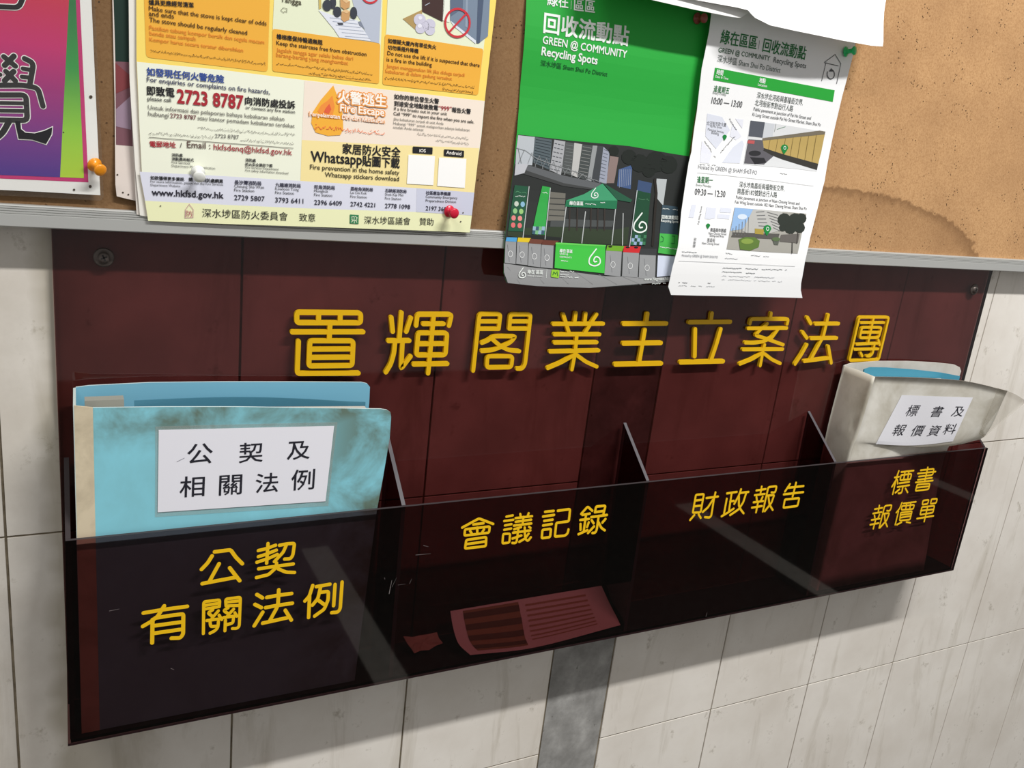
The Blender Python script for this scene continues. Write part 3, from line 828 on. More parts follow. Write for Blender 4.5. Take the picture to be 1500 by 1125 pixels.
s.line(zd((555, 645), (557, 585), (585, 545), (614, 582), (613, 642)), .8, ink(196, 150, 160), 6, True)
T(zd, '防', (562, 632), (608, 635), ink(186, 110, 120), 0)
T(zd, '深水埗區防火委員會', (680, 634), (1306, 661), M_BLACK, .004)
T(zd, '致意', (1390, 664), (1508, 668), M_BLACK, .004)
s.poly(ze((361, 620), (426, 624), (424, 690), (360, 686)), ink(56, 130, 86), 6)
for q in (((372, 640), (392, 634)), ((400, 634), (416, 646)), ((392, 634), (392, 655)), ((374, 660), (412, 662)), ((372, 676), (384, 664)), ((412, 678), (402, 664)), ((393, 662), (393, 684)), ((376, 646), (376, 656)), ((410, 648), (410, 656))):
    s.line(ze(*q), .9, ink(226, 236, 206), 7)
T(ze, '深水埗區議會', (465, 684), (803, 692), M_BLACK, .004)
T(ze, '贊助', (870, 693), (972, 697), M_BLACK, .004)
# fire escape mark
FL = ink(244, 178, 60)
s.poly(za((240, 625), (268, 700), (300, 760), (310, 860), (312, 950), (290, 990), (200, 995), (110, 970), (78, 900), (90, 820), (150, 730)), FL, 5)
s.poly(za((232, 700), (250, 780), (235, 840), (210, 870), (165, 860), (125, 815), (150, 770), (200, 735)), ink(240, 146, 62), 6)
s.poly(za((210, 760), (225, 800), (205, 835), (170, 820), (185, 790)), ink(226, 96, 62), 7)
OL = ink(240, 158, 74); WH = ink(252, 248, 240)
for st, a_, c_, bo in (('火警逃生', (272, 745), (625, 778), .028), ('Fire Escape', (290, 815), (610, 850), .02), ('Penyelamatan Diri dari Kebakaran', (66, 848), (610, 902), .012)):
    T(za, st, (a_[0] - 4, a_[1] + 1), (c_[0] + 4, c_[1] + 1), OL, bo + (.075 if len(st) < 12 else .045), layer=8)
    T(za, st, a_, c_, WH, bo, layer=9)
U(za, (105, 935), (612, 985), 5.5, 21, ink(230, 120, 70), 8)
T(za, '如你的單位發生火警', (685, 722), (1012, 758), M_BLACK, .03)
T(za, '到達安全地點後致電', (685, 772), (1006, 805), M_BLACK, .03); T(za, '“999”', (1010, 806), (1105, 815), RED, .012); T(za, '報告火警', (1108, 818), (1245, 832), M_BLACK, .03)
T(za, 'If a fire breaks out in your unit', (685, 806), (1072, 845), ink(70, 66, 60), .008)
T(za, 'Call “999” to report the fire when you are safe.', (680, 842), (1270, 904), ink(60, 56, 52), .014)
T(za, 'Jika kebakaran terjadi di unit Anda', (680, 880), (1046, 914), GY)
T(za, 'Hubungi “999” untuk melaporkan adanya kebakaran', (680, 912), (1238, 962), GY)
T(za, 'setelah Anda selamat', (678, 940), (900, 960), GY)
U(za, (855, 985), (1235, 1020), 3.2, 22, GY); U(za, (990, 1032), (1230, 1060), 3.2, 23, GY)
T(ze, '家居防火安全', (308, 168), (730, 196), M_BLACK, .025, 1.05)
T(ze, 'Whatsapp', (75, 232), (448, 256), M_BLACK, .02, 1.15); T(ze, '貼圖下載', (452, 258), (724, 276), M_BLACK, .028, 1.1)
T(ze, 'Fire prevention in the home safety', (70, 288), (722, 330), ink(60, 56, 40), .01)
T(ze, 'Whatsapp stickers download', (178, 344), (720, 376), ink(60, 56, 40), .01)
s.poly(fillet(ze((822, 122), (967, 130), (965, 180), (820, 170)), 1.2, True), M_BLACK, 6); T(ze, 'iOS', (870, 164), (915, 166), WH, .02, layer=7)
s.poly(fillet(ze((1050, 143), (1197, 153), (1195, 203), (1048, 192)), 1.2, True), M_BLACK, 6); T(ze, 'Android', (1066, 178), (1175, 188), WH, .012, layer=7)
s.poly(ze((790, 183), (984, 193), (972, 406), (778, 396)), ink(250, 250, 248), 6)
s.poly(ze((1014, 203), (1214, 213), (1202, 426), (1000, 412)), ink(250, 250, 248), 6)
for c_ in ((678, 311.5), (674.5, 324.5), (235, 301.5)):
    s.disc(c_, 1.1, ink(100, 96, 84), 6, n=8)
s.build('fire_safety_poster', 'yellow and white fire safety poster with phone numbers, red and white pins at its foot', 'poster')

# ---- green recycling leaflet
hg = lambda x, z: -0.0112 - 0.0075 * (1 - smooth(.46, .56, z)) - 0.0045 * (1 - smooth(.41, .46, z)) - 0.002 * smooth(.58, .645, x) * (1 - smooth(.42, .455, z)) - 0.0012 * math.sin(z * 60)
s = Sheet(hg)
GRN = ink(40, 168, 62)
s.base([(790, -140), (1062, -60), (1048, 28), (1032, 100), (1018, 170), (1006, 250), (996, 330), (985, 385), (1004, 404), (975, 411), (930, 418), (868, 421.5), (790, 418), (742, 414.5), (737.5, 400), (740, 345), (752, 250), (760, 160), (771, 0)], GRN)
zg = Z(730, 190, 4.5)
def G(m, *px, layer=2): s.poly(zg(*px), m, layer)
def GL(m, w, *px, layer=5): s.line(zg(*px), w, m, layer)
DKP = ink(44, 47, 46)
s.poly([(758.9, 197), (841, 206.5), (922, 214), (984, 225), (1010, 229), (1003, 290), (993, 345), (985, 385), (1004, 404), (975, 411), (930, 418), (868, 421.5), (790, 418), (742, 414.5), (737.5, 400), (740, 345), (752, 250)], DKP, 1)
G(ink(186, 192, 198), (130, 36), (240, 48), (222, 235), (112, 225), (118, 130))
G(ink(86, 98, 104), (242, 48), (352, 66), (338, 265), (225, 215))
G(ink(170, 172, 176), (368, 66), (442, 78), (412, 300), (338, 265))
G(ink(84, 88, 88), (440, 80), (500, 88), (480, 300), (415, 282))
G(ink(190, 190, 188), (500, 86), (552, 96), (522, 315), (480, 298))
G(ink(70, 76, 76), (552, 96), (622, 104), (585, 335), (520, 312))
G(ink(150, 154, 156), (622, 104), (652, 106), (612, 340), (582, 332))
G(ink(66, 70, 74), (652, 106), (692, 110), (662, 350), (612, 338))
G(ink(156, 162, 178), (692, 112), (732, 150), (712, 355), (660, 348))
G(ink(140, 122, 118), (735, 172), (792, 182), (762, 352), (708, 352))
G(ink(70, 94, 138), (792, 262), (882, 232), (872, 392), (782, 372)); G(ink(62, 82, 118), (922, 332), (1012, 352), (1002, 422), (912, 402))
r_ = random.Random(4)
for row in range(7):
    for col in range(3):
        x, y = 372 + 22 * col - row * 4.5, 90 + row * 28 + col * 5
        GL(ink(70, 74, 80), 1.0, (x, y), (x + 13, y + 3), layer=3)
for k in range(9):
    GL(ink(120, 126, 126), .8, (446 - 2 * k, 100 + 22 * k), (492 - 2 * k, 108 + 22 * k), layer=3)
    GL(ink(140, 142, 140), .8, (556 - 3.5 * k, 112 + 23 * k), (612 - 3.5 * k, 122 + 23 * k), layer=3)
    GL(ink(106, 112, 124), .8, (696 - 4 * k, 130 + 23 * k), (722 - 3 * k, 140 + 23 * k), layer=3)
    GL(ink(40, 50, 56), .7, (248 - 2 * k, 64 + 18 * k), (346 - 2 * k, 82 + 20 * k), layer=3)
for k in range(7):
    GL(ink(150, 160, 180), .8, (800 + 12 * k, 262), (796 + 12 * k, 380 - 3 * k), layer=3)
# foot bridge
G(ink(98, 101, 104), (178, 228), (420, 300), (690, 358), (640, 388), (430, 352), (182, 268), layer=4)
G(ink(66, 68, 68), (182, 268), (430, 352), (640, 388), (640, 398), (430, 372), (160, 290), layer=4)
GL(ink(150, 154, 156), .8, (120, 120), (180, 138), (250, 190), (330, 220), (420, 250), (520, 280), (600, 320), (690, 350))
for k in range(9):
    x = 190 + 48 * k; GL(ink(140, 144, 146), .6, (x, 232 + 13 * k), (x + 30, 150 + 20 * k)); GL(ink(140, 144, 146), .6, (x + 30, 150 + 20 * k), (x + 55, 246 + 12 * k))
GL(ink(120, 124, 126), .7, (130, 125), (150, 220)); GL(ink(120, 124, 126), .7, (170, 132), (130, 225))
G(ink(192, 194, 200), (112, 225), (196, 225), (170, 285), (105, 302), layer=5)
# under the bridge
G(ink(112, 110, 102), (340, 408), (442, 420), (436, 600), (316, 600), layer=3)
for k in range(4): GL(ink(60, 62, 60), 1.4, (335, 450 + 38 * k), (438, 455 + 38 * k), layer=4)
G(ink(72, 76, 76), (345, 585), (760, 600), (750, 640), (340, 640), layer=3)
for k, x in enumerate((470, 520, 610, 655, 700)): GL(ink(52, 46, 42), 2.6, (x, 510), (x - 4, 660), layer=4)
G(ink(186, 192, 194), (1042, 322), (1110, 326), (1085, 502), (1035, 440), layer=3)
G(ink(48, 60, 42), (60, 650), (400, 640), (760, 660), (860, 640), (850, 760), (380, 740), (300, 730), (60, 700), layer=3)
G(ink(34, 38, 36), (160, 690), (420, 710), (420, 740), (160, 715), layer=4)
for c_, rr_ in (((860, 180), 50), ((930, 220), 60), ((1040, 210), 70), ((1120, 230), 60), ((990, 270), 44), ((760, 140), 34)):
    s.disc(zg(c_)[0], rr_ / 4.5, ink(30, 36, 32), 4, n=11)
GL(ink(40, 36, 32), 4.5, (1030, 330), (1040, 420), (1015, 760))
# ground
G(ink(150, 151, 152), (35, 880), (200, 905), (360, 922), (700, 965), (1040, 975), (1190, 965), (1215, 985), (1090, 1005), (600, 1042), (250, 1030), (62, 1010), (36, 940), layer=3)
for k in range(6): GL(ink(130, 131, 132), .6, (60 + 150 * k, 905 + 12 * k), (140 + 160 * k, 1012 + 2 * k), layer=4)
# gazebo
for q in (((445, 505), (415, 742)), ((770, 520), (745, 757)), ((572, 540), (548, 746)), ((820, 552), (816, 760))): GL(ink(186, 190, 190), 1.5, *q, layer=6)
G(ink(38, 90, 66), (780, 462), (690, 352), (880, 462), (868, 478), layer=6)
G(ink(66, 156, 112), (684, 354), (560, 425), (444, 466), (782, 466), layer=7); G(ink(34, 116, 78), (444, 466), (782, 466), (776, 522), (438, 506), layer=7)
WH2 = ink(236, 242, 238)
def drop(c, r, w, layer=9, m=WH2):
    """six-like drop outline"""
    k = r / 45.0
    x, y = c
    s.line(zg((x + 10 * k, y - 62 * k), (x - 38 * k, y + 0 * k), (x - 40 * k, y + 40 * k), (x, y + 55 * k), (x + 38 * k, y + 38 * k), (x + 36 * k, y + 0 * k), (x + 8 * k, y - 14 * k), (x - 8 * k, y + 8 * k), (x - 4 * k, y + 26 * k), (x + 12 * k, y + 22 * k)), w, m, layer, fil=4 * k)
drop((632, 420), 26, 1.3)
def GT(st, a, c, m, bold=0, layer=9, hs=1.0):
    q = zg(a, c); s.text(st, q[0], q[1], m, bold, layer, hs)
GT('綠在區區', (465, 492), (555, 497), WH2, .03); s.scribble(*zg((570, 492), (640, 496)), 2.2, WH2, 31, 9); s.scribble(*zg((670, 482), (712, 484)), 1.6, WH2, 32, 9)
# banners
G(ink(34, 84, 60), (106, 364), (194, 374), (164, 672), (62, 666), layer=6)
s.scribble(*zg((112, 415), (182, 420)), 4.5, ink(90, 150, 110), 33, 7); s.scribble(*zg((110, 440), (180, 446)), 2.4, ink(220, 226, 222), 34, 7)
for (x, y), c_ in zip(((117, 488), (158, 491), (108, 535), (148, 538), (98, 581), (140, 584), (95, 628), (138, 631)), ((196, 204, 192), (136, 182, 208), (140, 190, 130), (150, 196, 120), (222, 130, 130), (224, 140, 136), (220, 110, 112), (222, 116, 116))):
    s.disc(zg((x, y))[0], 3.2, ink(*c_), 7, 3.9)
GL(ink(196, 200, 200), 1.3, (200, 375), (160, 710), layer=7)
G(ink(50, 164, 72), (288, 370), (342, 380), (302, 692), (218, 686), layer=6); s.scribble(*zg((290, 418), (332, 424)), 4, WH2, 35, 7); s.scribble(*zg((286, 448), (328, 452)), 2, WH2, 36, 7)
for i in range(4):
    for j in range(2):
        x, y = 226 + 20 * i - 4 * j, 636 + 26 * j
        G(ink(*((146, 176, 196) if (i + j) % 3 == 0 else (60, 90, 110) if (i + j) % 3 == 1 else (120, 180, 130))), (x, y), (x + 20, y + 2), (x + 17, y + 28), (x - 3, y + 26), layer=7)
GL(ink(190, 196, 198), 1.3, (340, 385), (305, 720), layer=7)
G(ink(28, 74, 50), (916, 400), (1002, 420), (985, 600), (968, 760), (872, 758), layer=6); drop((932, 618), 50, 2.2)
s.scribble(*zg((922, 460), (990, 472)), 5, ink(80, 130, 96), 37, 7)
for i in range(5):
    for j in range(3):
        x, y = 880 + 19 * i - 4 * j, 692 + 22 * j
        if (i + 2 * j) % 3: G(ink(*((150, 176, 206) if (i + j) % 2 else (60, 120, 84))), (x, y), (x + 19, y + 2), (x + 16, y + 24), (x - 3, y + 22), layer=7)
GL(ink(196, 204, 206), 1.3, (912, 400), (862, 770), layer=7)
# standing board on the right of the stall
G(ink(58, 78, 90), (1078, 494), (1180, 508), (1180, 828), (1050, 812), layer=5); G(ink(74, 182, 80), (1062, 682), (1180, 692), (1180, 828), (1050, 812), layer=6)
GT('回收流動點', (1072, 585), (1180, 590), WH2, .03); GT('Recycling Spots', (1068, 605), (1180, 614), WH2, .02); s.scribble(*zg((1080, 524), (1180, 532)), 2.4, WH2, 38, 9)
GL(ink(40, 120, 60), 1, (1072, 700), (1085, 712), (1082, 735), (1066, 738), layer=8); GL(ink(40, 120, 60), 1, (1140, 700), (1160, 702), (1158, 750), (1136, 748), layer=8)
s.scribble(*zg((1062, 775), (1170, 790)), 2, WH2, 39, 8)
G(ink(206, 214, 232), (1050, 828), (1180, 836), (1176, 962), (1120, 962), (1042, 970), layer=5)
# bins, table
SIL = ink(150, 152, 154)
for body, lid, c_ in ((((46, 732), (117, 736), (112, 886), (40, 876)), ((52, 708), (122, 710), (117, 738), (46, 734)), (80, 160, 214)),
                      (((122, 738), (196, 740), (190, 892), (116, 884)), ((128, 710), (212, 714), (198, 742), (122, 738)), (226, 196, 40)),
                      (((200, 744), (281, 750), (274, 906), (193, 896)), ((207, 718), (294, 724), (281, 754), (200, 748)), (112, 66, 52)),
                      (((284, 754), (363, 758), (356, 914), (276, 906)), ((290, 726), (398, 732), (364, 762), (284, 757)), (104, 58, 46)),
                      (((708, 792), (812, 798), (802, 967), (697, 956)), ((716, 762), (828, 766), (813, 802), (708, 796)), (112, 170, 44)),
                      (((820, 800), (926, 806), (916, 974), (813, 966)), ((826, 766), (938, 770), (926, 812), (819, 806)), (206, 44, 48)),
                      (((929, 815), (1036, 820), (1030, 987), (923, 977)), ((930, 782), (1042, 785), (1036, 828), (928, 822)), (58, 60, 62))):
    G(SIL, *body, layer=5); G(ink(*c_), *lid, layer=6)
    mx, my = sum(p[0] for p in body) / 4, sum(p[1] for p in body) / 4
    s.ring(zg((mx - 2, my + 10))[0], 3.2, .9, ink(220, 222, 222), 7, 4.2)
    GL(ink(112, 114, 118), .6, (mx - 20, my - 50), (mx - 8, my + 60), layer=6)
for q in ((735, 770), (850, 774), (905, 776)): s.disc(zg(q)[0], 3, ink(30, 30, 30), 7, 1.3)
G(ink(66, 194, 70), (377, 748), (704, 764), (697, 946), (368, 911), layer=6); G(ink(104, 210, 90), (377, 742), (707, 760), (704, 770), (374, 754), layer=7)
drop((632, 846), 44, 2.0); GT('綠在', (400, 805), (440, 808), WH2, .03); GT('區區', (446, 808), (484, 811), WH2, .03); GT('GREEN @', (400, 822), (455, 826), WH2, .01); GT('COMMUNITY', (400, 842), (480, 848), WH2, .01); s.scribble(*zg((400, 864), (455, 868)), 1.2, WH2, 40, 9)
drop((155, 945), 26, 1.3); GT('綠在 區區', (188, 944), (290, 950), WH2, .02); GT('GREEN @ COMMUNITY', (188, 964), (292, 971), WH2); GL(WH2, .5, (318, 920), (314, 975))
s.poly(fillet(zg((348, 920), (400, 924), (396, 976), (344, 970)), 1.5, True), ink(150, 206, 60), 8); GL(ink(40, 110, 50), 1.2, (356, 956), (362, 936), (374, 950), (384, 934), (388, 962), layer=9)
s.scribble(*zg((406, 938), (494, 943)), 3.6, WH2, 41, 9, .95); s.scribble(*zg((404, 956), (460, 960)), 1.6, WH2, 42, 9); s.scribble(*zg((404, 970), (524, 976)), 1.6, WH2, 43, 9)
GT('www.hkgreen.hk', (958, 992), (1118, 990), WH2, .01); s.scribble(*zg((1010, 1018), (1100, 1014)), 1.8, WH2, 44, 9)
zh = Z(730, 0, 4.6875)
def GH(st, a, c, m, bold=0, hs=1.0):
    q = zh(a, c); s.text(st, q[0], q[1], m, bold, 3, hs)
GH('綠在', (335, 30), (478, 50), WH2, .02); GH('區區', (518, 66), (660, 84), WH2, .02); s.line(zh((500, 5), (497, 62)), .6, WH2, 3)
GH('回收流動點', (310, 212), (890, 305), WH2, .03)
GH('GREEN @ COMMUNITY', (302, 298), (878, 398), WH2, .022, 1.1)
GH('Recycling Spots', (294, 378), (676, 442), WH2, .03, 1.05)
GH('深水埗區 Sham Shui Po District', (288, 448), (746, 524), ink(16, 92, 44), .01)
s.build('green_leaflet', 'green recycling leaflet with white Chinese heading and a street stall photo', 'leaflet')

# ---- white timetable leaflet
ht = lambda x, z: -0.0190 - 0.0095 * (1 - smooth(.43, .60, z)) - 0.0022 * math.sin((z - .40) * 26) - 0.0015 * math.sin(x * 14)
s = Sheet(ht)
s.base([(1052, -80), (1268, -30), (1251, 75), (1234, 140), (1216, 220), (1208, 265), (1196, 312), (1187, 347), (1179, 384), (1173.5, 415), (1173, 425), (1175.5, 436.5), (1120, 435), (1073, 434), (1020, 433), (983, 432), (979, 420), (985, 392), (993, 362), (998, 311), (1009, 238), (1013, 222), (1021, 163), (1028, 100), (1039, 45)], plain(246, 247, 248, .6))
zi = Z(960, 0, 4.41); zj = Z(960, 220, 4.41)
def H(zz, st, a, c, m, bold=0, hs=1.0, layer=3):
    q = zz(a, c); s.text(st, q[0], q[1], m, bold, layer, hs)
DGN = ink(34, 120, 62); GT2 = ink(96, 112, 100); GG = ink(84, 86, 88)
H(zi, '綠在區區', (418, 272), (650, 314), DGN, .018, 1.15); H(zi, '回收流動點', (690, 325), (965, 380), DGN, .018, 1.15); s.line(zi((672, 262), (664, 318)), .6, GG, 3)
H(zi, 'GREEN @ COMMUNITY', (405, 336), (736, 392), ink(60, 100, 72), .01); H(zi, 'Recycling Spots', (760, 402), (970, 442), ink(90, 100, 96), .006)
H(zi, '深水埗區 Sham Shui Po District', (398, 396), (804, 470), ink(90, 104, 98), 0, 1.15)
BAR = ink(40, 164, 58)
s.poly(zi((385, 437), (640, 486), (900, 535), (1158, 583), (1145, 658), (890, 610), (630, 563), (372, 518)), BAR, 2)
H(zi, '時間', (393, 478), (434, 486), WH2, .03, 1.2); H(zi, 'Date & Time', (386, 500), (468, 516), WH2, .015); H(zi, '地點', (668, 530), (708, 538), WH2, .03, 1.2); H(zi, 'Location', (660, 553), (718, 565), WH2, .015)
for q in (((1092, 402), (1160, 352), (1197, 412)), ((1092, 405), (1180, 426)), ((1100, 408), (1073, 522)), ((1196, 412), (1170, 540))): s.line(zi(*q), 1.1, GG, 3)
q = [(1132 + 24 * math.cos(a), 480 + 30 * math.sin(a)) for a in [(-1.2 + .35 * k) for k in range(15)]]
s.line(zi(*q), 1.6, GG, 3); s.poly(zi((1118, 462), (1136, 440), (1146, 462)), GG, 3)
H(zi, '逢星期五', (374, 588), (474, 604), DGN, .006, 1.3); H(zi, 'Every Friday', (370, 606), (456, 620), GT2)
H(zi, '10:00 — 13:00', (360, 668), (556, 696), GG, .01, 1.3)
H(zi, '深水埗北河街與基隆街交界,', (653, 630), (950, 678), ink(74, 84, 80), .004, 1.25); H(zi, '北河街街市對出行人路', (640, 678), (886, 718), ink(74, 84, 80), .004, 1.25)
H(zi, 'Public pavement at junction of Pei Ho Street and', (632, 714), (1002, 774), GG, 0, 1.2); H(zi, 'Ki Lung Street outside Pei Ho Street Market, Sham Shui Po', (625, 748), (1066, 816), GG, 0, 1.2)
LIL = ink(222, 226, 238); LIL2 = ink(232, 234, 244)
s.poly(zi((335, 733), (430, 755), (482, 840), (392, 962), (322, 880)), LIL, 2); s.poly(zi((300, 910), (365, 990), (345, 1055), (288, 1052)), LIL2, 2); s.poly(zi((500, 950), (560, 905), (572, 930), (545, 1055), (430, 1052)), LIL, 2); s.poly(zi((515, 765), (568, 772), (560, 830)), LIL2, 2); s.poly(zi((498, 800), (556, 880), (520, 905), (480, 880)), LIL2, 2)
def pin(zz, c, r, layer=5):
    x, y = c
    s.poly(zz((x - r * .95, y - r * .25), (x - r * .6, y - r * .85), (x, y - r * 1.05), (x + r * .7, y - r * .75), (x + r * .95, y - r * .1), (x + r * .5, y + r * .7), (x - r * .15, y + r * 1.6), (x - r * .7, y + r * .6)), ink(24, 132, 60), layer)
pin(zi, (446, 885), 15)
H(zi, '北河街市政大廈', (330, 806), (455, 818), GG, 0, 1.2); H(zi, 'Pei Ho Street', (352, 822), (428, 832), GG, 0, 1.2); H(zi, 'Municipal Services', (336, 842), (440, 862), GG, 0, 1.2); H(zi, 'Building', (360, 864), (408, 874), GG, 0, 1.2)
s.scribble(*zi((478, 770), (565, 915)), 2.2, GG, 51, 4); s.scribble(*zi((318, 915), (386, 1022)), 2.2, GG, 52, 4); s.scribble(*zi((405, 1005), (512, 885)), 2.2, GG, 53, 4)
# photo one: market hall
s.poly(zi((614, 778), (706, 790), (850, 810), (1097, 852), (1075, 960), (1056, 1050), (1042, 1108), (900, 1090), (720, 1075), (568, 1062), (595, 900)), ink(222, 224, 226), 2)
s.poly(zi((614, 778), (706, 790), (690, 890), (600, 880)), ink(88, 92, 102), 3); s.poly(zi((706, 792), (770, 800), (755, 885), (692, 890)), ink(206, 210, 216), 3)
s.poly(zi((690, 896), (1080, 846), (1097, 852), (1070, 985), (1050, 1060), (830, 1000), (700, 960)), ink(186, 160, 96), 3); s.poly(zi((690, 893), (1060, 843), (1097, 850), (1092, 868), (690, 908)), ink(120, 112, 96), 4)
for k in range(7): s.line(zi((740 + 50 * k, 902 - 6 * k), (728 + 47 * k, 965 + 14 * k)), .7, ink(120, 100, 56), 4)
s.poly(zi((696, 955), (830, 998), (1050, 1058), (1042, 1098), (820, 1030), (690, 980)), ink(56, 54, 50), 4)
s.poly(zi((600, 900), (690, 905), (700, 975), (760, 1010), (700, 1062), (572, 1055)), ink(96, 94, 100), 4); s.disc(zi((640, 990))[0], 9, ink(44, 44, 48), 5, 4); s.poly(zi((596, 905), (640, 908), (636, 930), (592, 926)), ink(190, 90, 90), 5); s.poly(zi((610, 1015), (700, 1020), (715, 1050), (640, 1060)), ink(40, 40, 44), 5)
s.line(zi((778, 800), (768, 850)), .6, ink(120, 130, 130), 4); s.line(zi((785, 835), (838, 818)), .8, ink(120, 150, 130), 4)
pin(zi, (832, 958), 25, 6); s.ring(zi((833, 955))[0], 1.6, .9, WH2, 7, 2.2)
s.scribble(*zj((285, 94), (400, 102)), 2, ink(150, 152, 154), 54, 3); s.scribble(*zj((568, 122), (620, 128)), 1.8, ink(150, 152, 154), 55, 3); s.scribble(*zj((805, 152), (850, 158)), 1.8, ink(150, 152, 154), 56, 3)
H(zj, 'Hosted by GREEN @ SHAM SHUI PO', (275, 120), (655, 158), ink(140, 142, 146), 0, 1.2)
s.line(zj((270, 145), (500, 168), (760, 198), (1020, 231)), .5, ink(180, 182, 184), 3)
H(zj, '逢星期一', (268, 206), (370, 212), DGN, .012, 1.35); H(zj, 'Every Monday', (262, 230), (360, 241), GT2)
H(zj, '09:30 — 12:30', (253, 288), (450, 304), GG, .012, 1.35)
H(zj, '深水埗南昌街與福榮街交界,', (540, 236), (832, 263), ink(74, 84, 80), .004, 1.25); H(zj, '南昌街182號對出行人路', (528, 280), (784, 304), ink(74, 84, 80), .004, 1.25)
H(zj, 'Public pavement at junction of Nam Cheong Street and', (520, 313), (930, 354), GG, 0, 1.2); H(zj, 'Fuk Wing Street outside 182 Nam Cheong Street, Sham Shui Po', (513, 344), (976, 387), GG, 0, 1.2)
for q in (((235, 350), (263, 352), (246, 436), (214, 434)), ((330, 365), (360, 372), (392, 372), (385, 440), (350, 446), (318, 444)), ((420, 370), (492, 376), (488, 405), (416, 402)), ((402, 412), (480, 418), (476, 446), (398, 440))): s.poly(zj(*q), LIL, 2)
pin(zj, (339, 487), 14)
H(zj, '南昌街休憩處', (354, 524), (456, 529), GG, .01, 1.2); H(zj, 'Nam Cheong Street', (343, 543), (458, 549), GG, 0, 1.2); H(zj, 'Sitting-out Area', (350, 558), (441, 564), GG, 0, 1.2)
H(zj, '南昌街', (333, 590), (384, 593), GG, 0, 1.2); H(zj, 'Nam Cheong Street', (300, 607), (411, 613), GG, 0, 1.2); H(zj, 'Fuk Wing Street', (281, 480), (302, 362), GG, 0, 1.1); H(zj, '福榮街', (254, 630), (264, 566), GG, 0, 1.1)
# photo two: street with trees
s.poly(zj((510, 370), (660, 382), (820, 396), (976, 410), (945, 540), (918, 668), (760, 660), (600, 650), (459, 640), (480, 520)), ink(168, 166, 158), 2)
s.poly(zj((512, 371), (660, 383), (640, 440), (560, 510), (485, 520)), ink(150, 186, 228), 3); s.disc(zj((560, 430))[0], 7, ink(214, 226, 240), 4, 4)
s.poly(zj((630, 382), (820, 396), (800, 520), (700, 545), (600, 540), (560, 520), (600, 440)), ink(186, 186, 182), 4)
for k in range(6):
    s.line(zj((650 + 4 * k, 400 + 22 * k), (700 + 6 * k, 396 + 24 * k)), 1.1, ink(104, 106, 108), 5); s.line(zj((720 + 8 * k, 400 + 20 * k), (790 + 2 * k, 420 + 20 * k)), 1.1, ink(110, 110, 110), 5)
    s.line(zj((500 + 20 * k, 505 - 14 * k), (496 + 20 * k, 545)), 1.2, ink(126, 128, 130), 5)
s.poly(zj((500, 530), (800, 540), (790, 575), (488, 560)), ink(90, 88, 84), 5)
s.poly(zj((640, 505), (700, 510), (695, 545), (640, 540)), ink(170, 150, 70), 6)
for (x, y, r_) in ((830, 450, 44), (900, 450, 44), (940, 440, 34), (870, 500, 40), (930, 500, 34), (820, 500, 24)): s.disc(zj((x, y))[0], r_ / 4.41, ink(46, 52, 46), 6, n=11)
s.line(zj((882, 500), (880, 664)), 1.8, ink(50, 48, 44), 6); s.line(zj((920, 510), (910, 600)), 1.6, ink(60, 56, 52), 6)
s.poly(zj((810, 545), (930, 540), (918, 600), (800, 590)), ink(104, 100, 96), 5)
s.poly(zj((535, 575), (580, 560), (640, 562), (672, 585), (665, 625), (610, 648), (545, 640)), ink(96, 124, 58), 6); s.disc(zj((590, 588))[0], 9, ink(136, 160, 76), 7, 4)
s.poly(zj((752, 572), (800, 572), (790, 612), (765, 610)), ink(96, 100, 92), 6); s.disc(zj((776, 574))[0], 6, ink(92, 112, 76), 7, 3)
pin(zj, (720, 510), 27, 8); s.ring(zj((721, 507))[0], 1.8, .9, WH2, 9, 2.4)
s.scribble(*zj((455, 668), (495, 674)), 2, ink(150, 152, 154), 57, 3); s.scribble(*zj((450, 700), (530, 706)), 1.6, ink(170, 172, 174), 58, 3); s.scribble(*zj((605, 680), (736, 692)), 2, ink(150, 152, 154), 59, 3); s.scribble(*zj((172, 660), (292, 668)), 2.4, ink(120, 124, 126), 60, 3)
H(zj, 'Hosted by GREEN @ SHAM SHUI PO', (170, 686), (402, 698), ink(140, 142, 146), 0, 1.2)
s.line(zj((150, 715), (500, 730), (900, 750)), .5, ink(180, 182, 184), 3)
for k, (a_, c_) in enumerate((((435, 765), (850, 778)), ((430, 788), (642, 800)), ((430, 815), (770, 828)), ((430, 838), (815, 852)), ((150, 878), (420, 884)))):
    s.scribble(*zj(a_, c_), 2.2, ink(*((120, 124, 128), (120, 124, 128), (190, 192, 196), (206, 208, 210), (200, 202, 204))[k]), 61 + k, 3)
s.scribble(*zj((150, 856), (205, 862)), 1.6, ink(110, 112, 116), 67, 3); s.scribble(*zj((305, 858), (355, 862)), 1.6, ink(110, 112, 116), 68, 3)
s.build('timetable_leaflet', 'white timetable leaflet with green bar, two small photos and maps, overlapping the green leaflet', 'leaflet')

